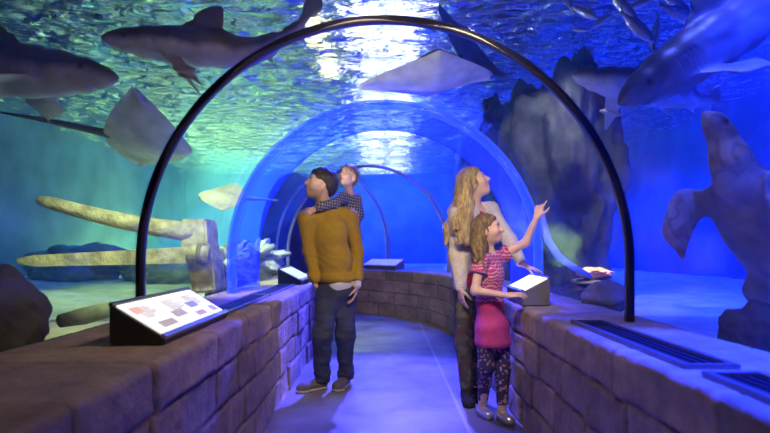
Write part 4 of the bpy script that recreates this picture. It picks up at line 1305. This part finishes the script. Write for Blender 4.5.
    hand(S, wrR + nv(wrR - elR) * .008, (.9, -.1, .12), (.05, .35, -.9), (.1, .9, .3), .138, (.25, .28, .3, .35))
    hipR, hipL = J(487, 329, -.04), J(499, 328, .04)
    knR, knL = J(486, 367, -.04), J(502.5, 368, .0)
    anR, anL = J(482.5, 405, .07), J(502, 409, -.03)
    S.chain([hipR, knR, anR], [.062, .043, .030], .03); S.chain([hipL, knL, anL], [.062, .043, .030], .03)
    toeR, toeL = np.array([at(489, 0, 3.72).x, 3.72, .02]), np.array([at(511, 0, 3.60).x, 3.60, .02])
    S.cone(anR + [0, 0, -.03], toeR, .028, .020, .02); S.cone(anL + [0, 0, -.03], toeL, .028, .020, .02)
    S.op(zcut(lo=.008))
    finish(root, 'body', S, .005, m_skin, lambda V: hd.paint(V, plain(SKIN, .05)(V), SKIN, lip=(.58, .24, .22), brow=(.22, .14, .09)))
    S = SDF(); hair_cap(S, hd, .013, .045, .9, -.08, .0, 50, 13); S.ops = []
    rnd = random.Random(9)
    for i in range(22):
        a = -1.3 + 2.75 * i / 21
        st = hd.P(-.07 * math.cos(a * .8), .05, .085 * math.sin(a)); mid = hd.P(-.135 * math.cos(a * .8) + (.012 if a > 1 else 0), -.07, .118 * math.sin(a))
        end = J(474 + 10 * rnd.random() + (5 if a > .8 else 0), 258 + 17 * rnd.random(), -.15 + .04 * rnd.random() + (.07 if i % 3 == 0 else 0))
        pts = []
        for q in np.linspace(0, 1, 10):
            p = (1 - q) ** 2 * st + 2 * q * (1 - q) * mid + q * q * end
            wv = .006 * math.sin(q * 9 + i * 1.9); pts.append(p + np.array([wv, wv * .5, 0]))
        S.chain(pts, [.02, .022, .023, .023, .023, .022, .021, .018, .014, .007], .011)
    def gcut(F, P):
        L = hd.loc(P)
        face = (L[:, 0] - np.where(L[:, 1] > .03, .045 + .9 * (L[:, 1] - .03), .022)) * .7
        nf = (np.abs(L[:, 2]) < .10) & (L[:, 1] > -.16) & (L[:, 0] > 0)
        return np.where(nf, np.maximum(F, face), F) + .0065 * fbm(P * np.array([1, 1, .2]), 85, 2, 3)
    S.op(gcut)
    def brn(V):
        dk = np.clip(.5 + .6 * fbm(V * np.array([1, 1, .2]), 80, 3, 6), 0, 1)[:, None]
        return np.array([.28, .19, .10]) * dk + np.array([.09, .058, .03]) * (1 - dk)
    finish(root, 'hair', S, .005, m_hair, brn, 'long light brown hair')
    S = SDF()
    S.cone(shL, shR, .045, .045, .03); S.ell(J(490, 276), (.122, .090, .12), R, .03); S.ell(J(490, 302), (.112, .092, .14), R, .05)
    S.ell(J(492, 328), (.135, .112, .12), R, .06); S.ell(J(493, 342), (.140, .118, .07), R, .05)
    S.cone(shL, shL * .58 + elL * .42, .050, .052, .02); S.cone(shR, shR * .52 + elR * .48, .050, .052, .02)
    S.op(folds(.006, 36, 40, 45)).op(zcut(lo=J(492, 346)[2], wob=.006)).op(cut_round(J(490, 257, 0), hd.P(-.02, -.04), .046))
    S.op(cut_beyond(shL * .62 + elL * .38, elL - shL)).op(cut_beyond(shR * .56 + elR * .44, elR - shR))
    zw = J(490, 303)[2]
    def zig(V):
        q = V - J(490, 276); u = (q @ rt) * 1.0 + (q @ ft) * .8
        tri = np.abs(((u / .028) % 1.0) - .5) * 2
        s_ = ((V[:, 2] + tri * .013) / .023) % 1.0
        c = plain((.46, .045, .19), .10, 30, 3)(V)
        up = V[:, 2] > zw
        c[up & (s_ < .30)] = [.66, .44, .52]; c[up & (s_ >= .36) & (s_ < .52)] = [.40, .04, .15]
        band = np.abs(V[:, 2] - zw) < .012
        c[band] = [.45, .02, .12]
        return c
    finish(root, 'dress', S, .0048, m_cloth, zig, 'pink dress with zigzag stripes above a plain skirt')
    S = SDF()
    S.ell(J(492, 326), (.118, .095, .08), R, .04); S.chain([hipR, knR, anR + [0, 0, .02]], [.070, .051, .037], .03); S.chain([hipL, knL, anL + [0, 0, .02]], [.070, .051, .037], .03)
    S.op(folds(.004, 30, 60, 55)).op(zcut(lo=.115))
    def flor(V):
        c = np.tile(np.array([.030, .026, .085]), (len(V), 1)); n = vnoise(V, 62, 9); n2 = vnoise(V, 75, 19)
        c[n > .45] = [.40, .30, .42]; c[n2 > .55] = [.45, .16, .25]
        return c
    finish(root, 'leggings', S, .005, m_cloth, flor, 'navy leggings with pale flowers')
    for an, toe in ((anR, toeR), (anL, toeL)):
        d = nv((toe - an) * [1, 1, 0]); heel = np.array([an[0], an[1], 0]) - d * .02
        o = shoe(root, heel, (toe[0] + d[0] * .02, toe[1] + d[1] * .02, 0), .031, M['silver'], plain((.66, .66, .70), .1), (.3, .3, .32), 'silver flat shoe', .05)
# ================================================================== MATERIALS
WATER = dict(scat=(.12, .36, 1.0), sd=.024, g=.1, abs=(.20, .74, .95), ad=.055)
M['stone'] = mat('stone', None, .75, var=.18, vscale=14, bump=.35, bscale=60)
M['acrylic'] = clear_mat('acrylic', (.985, .99, 1.0), .016, maxr=.30)
M['collar'] = clear_mat('collar', (.42, .52, .95), .03, glow=(.012, .03, 1.0), gstr=.42, rough=.15)
M['flange'] = mat('flange', (.45, .55, .85), .3, var=.3, vscale=6, emis=(.02, .06, 1), estr=.25)
M['case_grey'] = mat('case_grey', (.13, .13, .17), .4, var=.1)
M['collar_edge'] = clear_mat('collar_edge', (.4, .5, .9), .05, glow=(.03, .08, 1.0), gstr=.6, rough=.15)
M['rib'] = mat('rib', (.012, .012, .03), .35, var=.1, coat=.3)
M['rib_far'] = mat('rib_far', (.30, .31, .34), .4, var=.1)
M['sand'] = mat('sand', (.62, .60, .46), .9, var=.22, vscale=3.5, bump=.4, bscale=45)
M['tank_wall'] = mat('tank_wall', (.07, .12, .25), .9, var=.45, vscale=1.3)
M['dark'] = mat('dark', (.02, .02, .025), .8, var=.2)
M['rock'] = mat('rock', None, .9, var=.25, vscale=6, bump=.6, bscale=18)
M['timber'] = mat('timber', (.46, .44, .27), .9, var=.5, vscale=9, bump=.9, bscale=26)
M['timber_dark'] = mat('timber_dark', (.2, .2, .16), .85, var=.35, vscale=7, bump=.5, bscale=22)
M['timber_green'] = mat('timber_green', (.26, .30, .17), .85, var=.35, vscale=7, bump=.5, bscale=22)
M['skin'] = mat('skin_animal', None, .45, var=.12, vscale=9, bump=.1, bscale=50)
M['scales'] = mat('scales', None, .25, metal=.55, var=.12, vscale=9)
M['case'] = mat('case', (.025, .024, .022), .45, var=.1)
M['trim_blue'] = mat('trim_metal', (.34, .35, .42), .3, metal=.8, var=.1)
M['trim_dark'] = mat('trim_dark', (.06, .06, .08), .35, var=.1)
M['lit_panel'] = mat('lit_panel', (.85, .85, .8), .4, var=.03, emis=(1, .95, .88), estr=.85)
M['lit_panel_dim'] = mat('lit_panel_dim', (.85, .85, .85), .35, var=.03, emis=(.8, .85, 1), estr=.12)
for k_, c_, e_ in (('print', (.35, .32, .32), .45), ('print_orange', (.9, .5, .38), .6), ('print_grey', (.5, .46, .46), .5), ('print_blue', (.34, .38, .52), .5), ('print_brown', (.55, .42, .34), .5)):
    M[k_] = mat(k_, c_, .5, var=.15, vscale=40, emis=c_, estr=e_)
M['slot_frame'] = mat('slot_frame', (.22, .22, .28), .35, metal=.6, var=.1)
M['slot_dark'] = mat('slot_dark', (.012, .012, .03), .45, var=.1, spec=.2)

M['human_skin'] = mat('human_skin', None, .5, var=.05, vscale=30, sss=.12)
M['cloth'] = mat('cloth', None, .85, var=.06, vscale=60, bump=.12, bscale=300)
M['hair'] = mat('hair', None, .40, var=.38, vscale=95, bump=.25, bscale=190)
def strands(m):
    nt = m.node_tree; N, L = nt.nodes, nt.links
    mp = N.new('ShaderNodeMapping'); mp.inputs['Scale'].default_value = (1, 1, .10)
    tc = [n for n in N if n.type == 'TEX_COORD'][0]; L.new(tc.outputs['Object'], mp.inputs[0])
    for n in N:
        if n.type == 'TEX_NOISE': L.new(mp.outputs[0], n.inputs['Vector'])
        if n.type == 'BUMP': n.inputs['Strength'].default_value = .6
strands(M['hair'])
M['silver'] = mat('silver', None, .3, metal=.75, var=.1)

# ================================================================== BUILD
make_floor()
make_parapet('wall_left', -1, .77, 'knee-high wall of rough brown stone blocks along the left of the path', 3)
make_parapet('wall_right', 1, .88, 'knee-high wall of rough stone blocks along the right, bending left at the end', 8)
make_tunnel()
def end_cap():
    sec = [(-1.40, -.02)] + arch(RAD + .055, .6, 40)[0:] + [(1.40, -.02)]
    v, f = loft([[path(s, o, z) for o, z in sec] for s in (S_END - .01, S_END + .04)])
    tag(mk('wall_end', v, f, M['dark'], smooth=False), 'dark end of the tunnel round the bend', 'wall', kind='structure')
end_cap()
make_water()
make_tank()
make_ledge_things()
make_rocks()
make_animals()
if 'make_people' in globals(): make_people()

# ================================================================== LIGHT
def lamp(name, typ, loc, power, color, target=None, size=.3, spot=120, blend=.6):
    l = bpy.data.lights.new(name, typ)
    l.energy = power; l.color = color
    if typ == 'AREA': l.shape = 'DISK'; l.size = size; l.spread = math.radians(100 if size > 1 else 180)
    else: l.shadow_soft_size = size
    if typ == 'SPOT': l.spot_size = math.radians(spot); l.spot_blend = blend
    o = bpy.data.objects.new(name, l); COL.objects.link(o); o.location = loc
    if target is not None:
        o.rotation_euler = (Vector(target) - Vector(loc)).to_track_quat('-Z', 'Y').to_euler()
    return o

GRN, BLU, VIO, WRM = (.66, 1.0, .42), (.012, .035, 1.0), (.085, .075, 1.0), (1.0, .80, .56)
lamp('tank_spot', 'SPOT', (-1.42, 3.9, 2.2), 105, (.9, 1, .5), (-2.2, 5.0, .75), .05, 84)  # unseen light beside the vault, added to brighten the timber anchor
lamp('tank_spot', 'SPOT', (-3.6, 7.0, 3.75), 320, GRN, (-3.0, 7.2, .5), .05, 84)
lamp('tank_spot', 'SPOT', (-2.0, 5.2, 3.75), 700, (.85, 1, .55), at(243, 262, 6.4), .05, 50)
lamp('tank_spot', 'SPOT', (-5.0, 11.0, 3.75), 160, (.10, .35, .9), (-5.0, 11.5, .5), .05, 140)
lamp('tank_flood', 'AREA', (-4.4, 15.6, 3.78), 2400, (.72, 1.0, .24), (-4.8, 15.6, .5), 3.2)
lamp('tank_spot', 'SPOT', (-3.2, 18.4, 3.75), 900, (.80, 1.0, .22), (-3.6, 18.6, .5), .05, 80)
lamp('tank_spot', 'SPOT', (2.8, 2.8, 3.75), 900, BLU, (5.0, 4.6, .3), .05, 120)
lamp('tank_spot', 'SPOT', (1.9, 1.6, 3.75), 3600, BLU, (1.05, 1.9, .76), .05, 32)
lamp('tank_spot', 'SPOT', (4.0, 6.0, 3.75), 2000, BLU, (5.4, 7.0, .3), .05, 120)
lamp('tank_spot', 'SPOT', (2.3, 3.7, 3.75), 110, (.10, .14, 1), (2.4, 3.7, 2.4), .05, 100)
lamp('tank_spot', 'SPOT', (1.5, 1.0, 3.3), 260, (.03, .06, 1), (2.2, 3.0, 1.4), .05, 60)  # added from the front to lift the turtle's dark underside
lamp('tank_spot', 'SPOT', (1.6, 5.4, 3.75), 110, (.75, .75, .95), (2.0, 6.9, 1.2), .05, 70)
lamp('tank_spot', 'SPOT', (.9, 18.8, 3.75), 2200, BLU, (.9, 20.5, 1.2), .05, 130)
lamp('tank_spot', 'SPOT', (1.0, 9.5, 3.75), 1000, BLU, (.6, 9.6, .5), .05, 150)
lamp('tank_spot', 'SPOT', (0.6, 13.3, 3.75), 1800, BLU, (.6, 13.6, .5), .05, 140)
lamp('tank_spot', 'SPOT', (4.0, 13.0, 3.75), 2200, BLU, (4.0, 13, .5), .05, 150)
lamp('reflection_bar_spot', 'SPOT', (2.0, 4.9, 2.7), 420, (1, .7, .4), at(594, 273, 5.2), .02, 12)  # unseen narrow spot, added only to brighten the reflection bar
lamp('path_spot', 'SPOT', (.25, 7.2, 3.7), 4600, VIO, (.02, 4.3, 0), .06, 45)
lamp('path_spot', 'SPOT', (.10, 3.9, 2.2), 340, VIO, (.06, 3.6, 0), .04, 46)  # hidden spot added to strengthen the violet on the floor
lamp('path_key_fill', 'SPOT', (.45, 2.1, 2.2), 105, WRM, (.22, 4.2, 1.25), .10, 72, .6)
lamp('path_key_fill', 'AREA', (-.1, -.8, 2.2), 8, (1, .74, .52), (-.5, 3.0, .5), .5)
lamp('path_key_fill', 'AREA', (-.05, 2.5, 2.24), 10, (1, .70, .45), (-.7, 3.9, .5), .4)  # unseen warm fill added to brighten the middle of the stone walls
lamp('path_key_fill', 'SPOT', (.15, 6.0, 2.2), 60, WRM, (.1, 9.3, .4), .2, 75)  # unseen fill added to warm the far wall at the bend
lamp('added_ray_fill', 'SPOT', (-.95, 3.0, .95), 110, (.95, .95, 1), (.35, 4.7, 2.7), .05, 50)  # no fixture here; added so the ray's belly reads pale

w = bpy.data.worlds.new('World'); SC.world = w; w.use_nodes = True
w.node_tree.nodes['Background'].inputs[0].default_value = (.01, .02, .05, 1)
w.node_tree.nodes['Background'].inputs[1].default_value = .3

# lamps hung in a row over the tunnel, seen through the ripples as a glittering streak
def ceiling_lamps():
    rl = random.Random(21)
    y = 7.6
    while y < 27:
        w = (.42 + .022 * y) * rl.uniform(.75, 1.15)
        for q in (-1, 1):
            v, f = tube([(q * w * .55 - w * .45 + rl.uniform(-.1, .1), y, 5.2), (q * w * .55 + w * .45, y + rl.uniform(-.1, .1), 5.2)], [.075 + .004 * y] * 2, 12)
            tag(mk('ceiling_lamp', v, f, M['lamp']), 'tube lamp above the ripples making the glittering streak over the tunnel', 'lamp', 'tube lamps in rows over the water')
        y += .085 * y
    for i, (x, y) in enumerate([(-1.0, 8.0), (-.95, 9.6)]):
        v, f = bevel_box(x, y, 4.4, .3, .9, .06, .01)
        tag(mk('ceiling_lamp', v, f, M['lamp_warm']), ['warm yellow lamp left of the nearest broad lamp over the ripples', 'warm yellow lamp left of the second broad lamp over the ripples'][i], 'lamp', 'warm lamps beside the row over the water')
M['lamp_warm'] = mat('lamp_warm', (.9, .9, .7), .5, var=0, emis=(1, .85, .35), estr=5)
M['lamp'] = mat('lamp', (.9, .9, .9), .5, var=0, emis=(.75, .75, 1), estr=7)
ceiling_lamps()

# ================================================================== CAMERA
cam = bpy.data.cameras.new('camera'); co = bpy.data.objects.new('camera', cam); COL.objects.link(co)
co.location = (0, 0, EYE); co.rotation_euler = (PI / 2, 0, 0)
cam.sensor_width = 36; cam.lens = 36 * FPX / 770; cam.shift_y = (HZ - 216.5) / 770
cam.clip_start = .05
cam.dof.use_dof = True; cam.dof.focus_distance = 4.2; cam.dof.aperture_fstop = 2.0
SC.camera = co
SC.view_settings.view_transform = 'Standard'; SC.view_settings.look = 'None'; SC.view_settings.gamma = 1; SC.view_settings.use_curve_mapping = False
SC.view_settings.exposure = 0.32
cy = SC.cycles
cy.use_denoising = True
cy.max_bounces = 8; cy.diffuse_bounces = 3; cy.glossy_bounces = 4; cy.transmission_bounces = 4; cy.volume_bounces = 1; cy.transparent_max_bounces = 24
cy.caustics_reflective = False; cy.caustics_refractive = False
cy.sample_clamp_indirect = 6
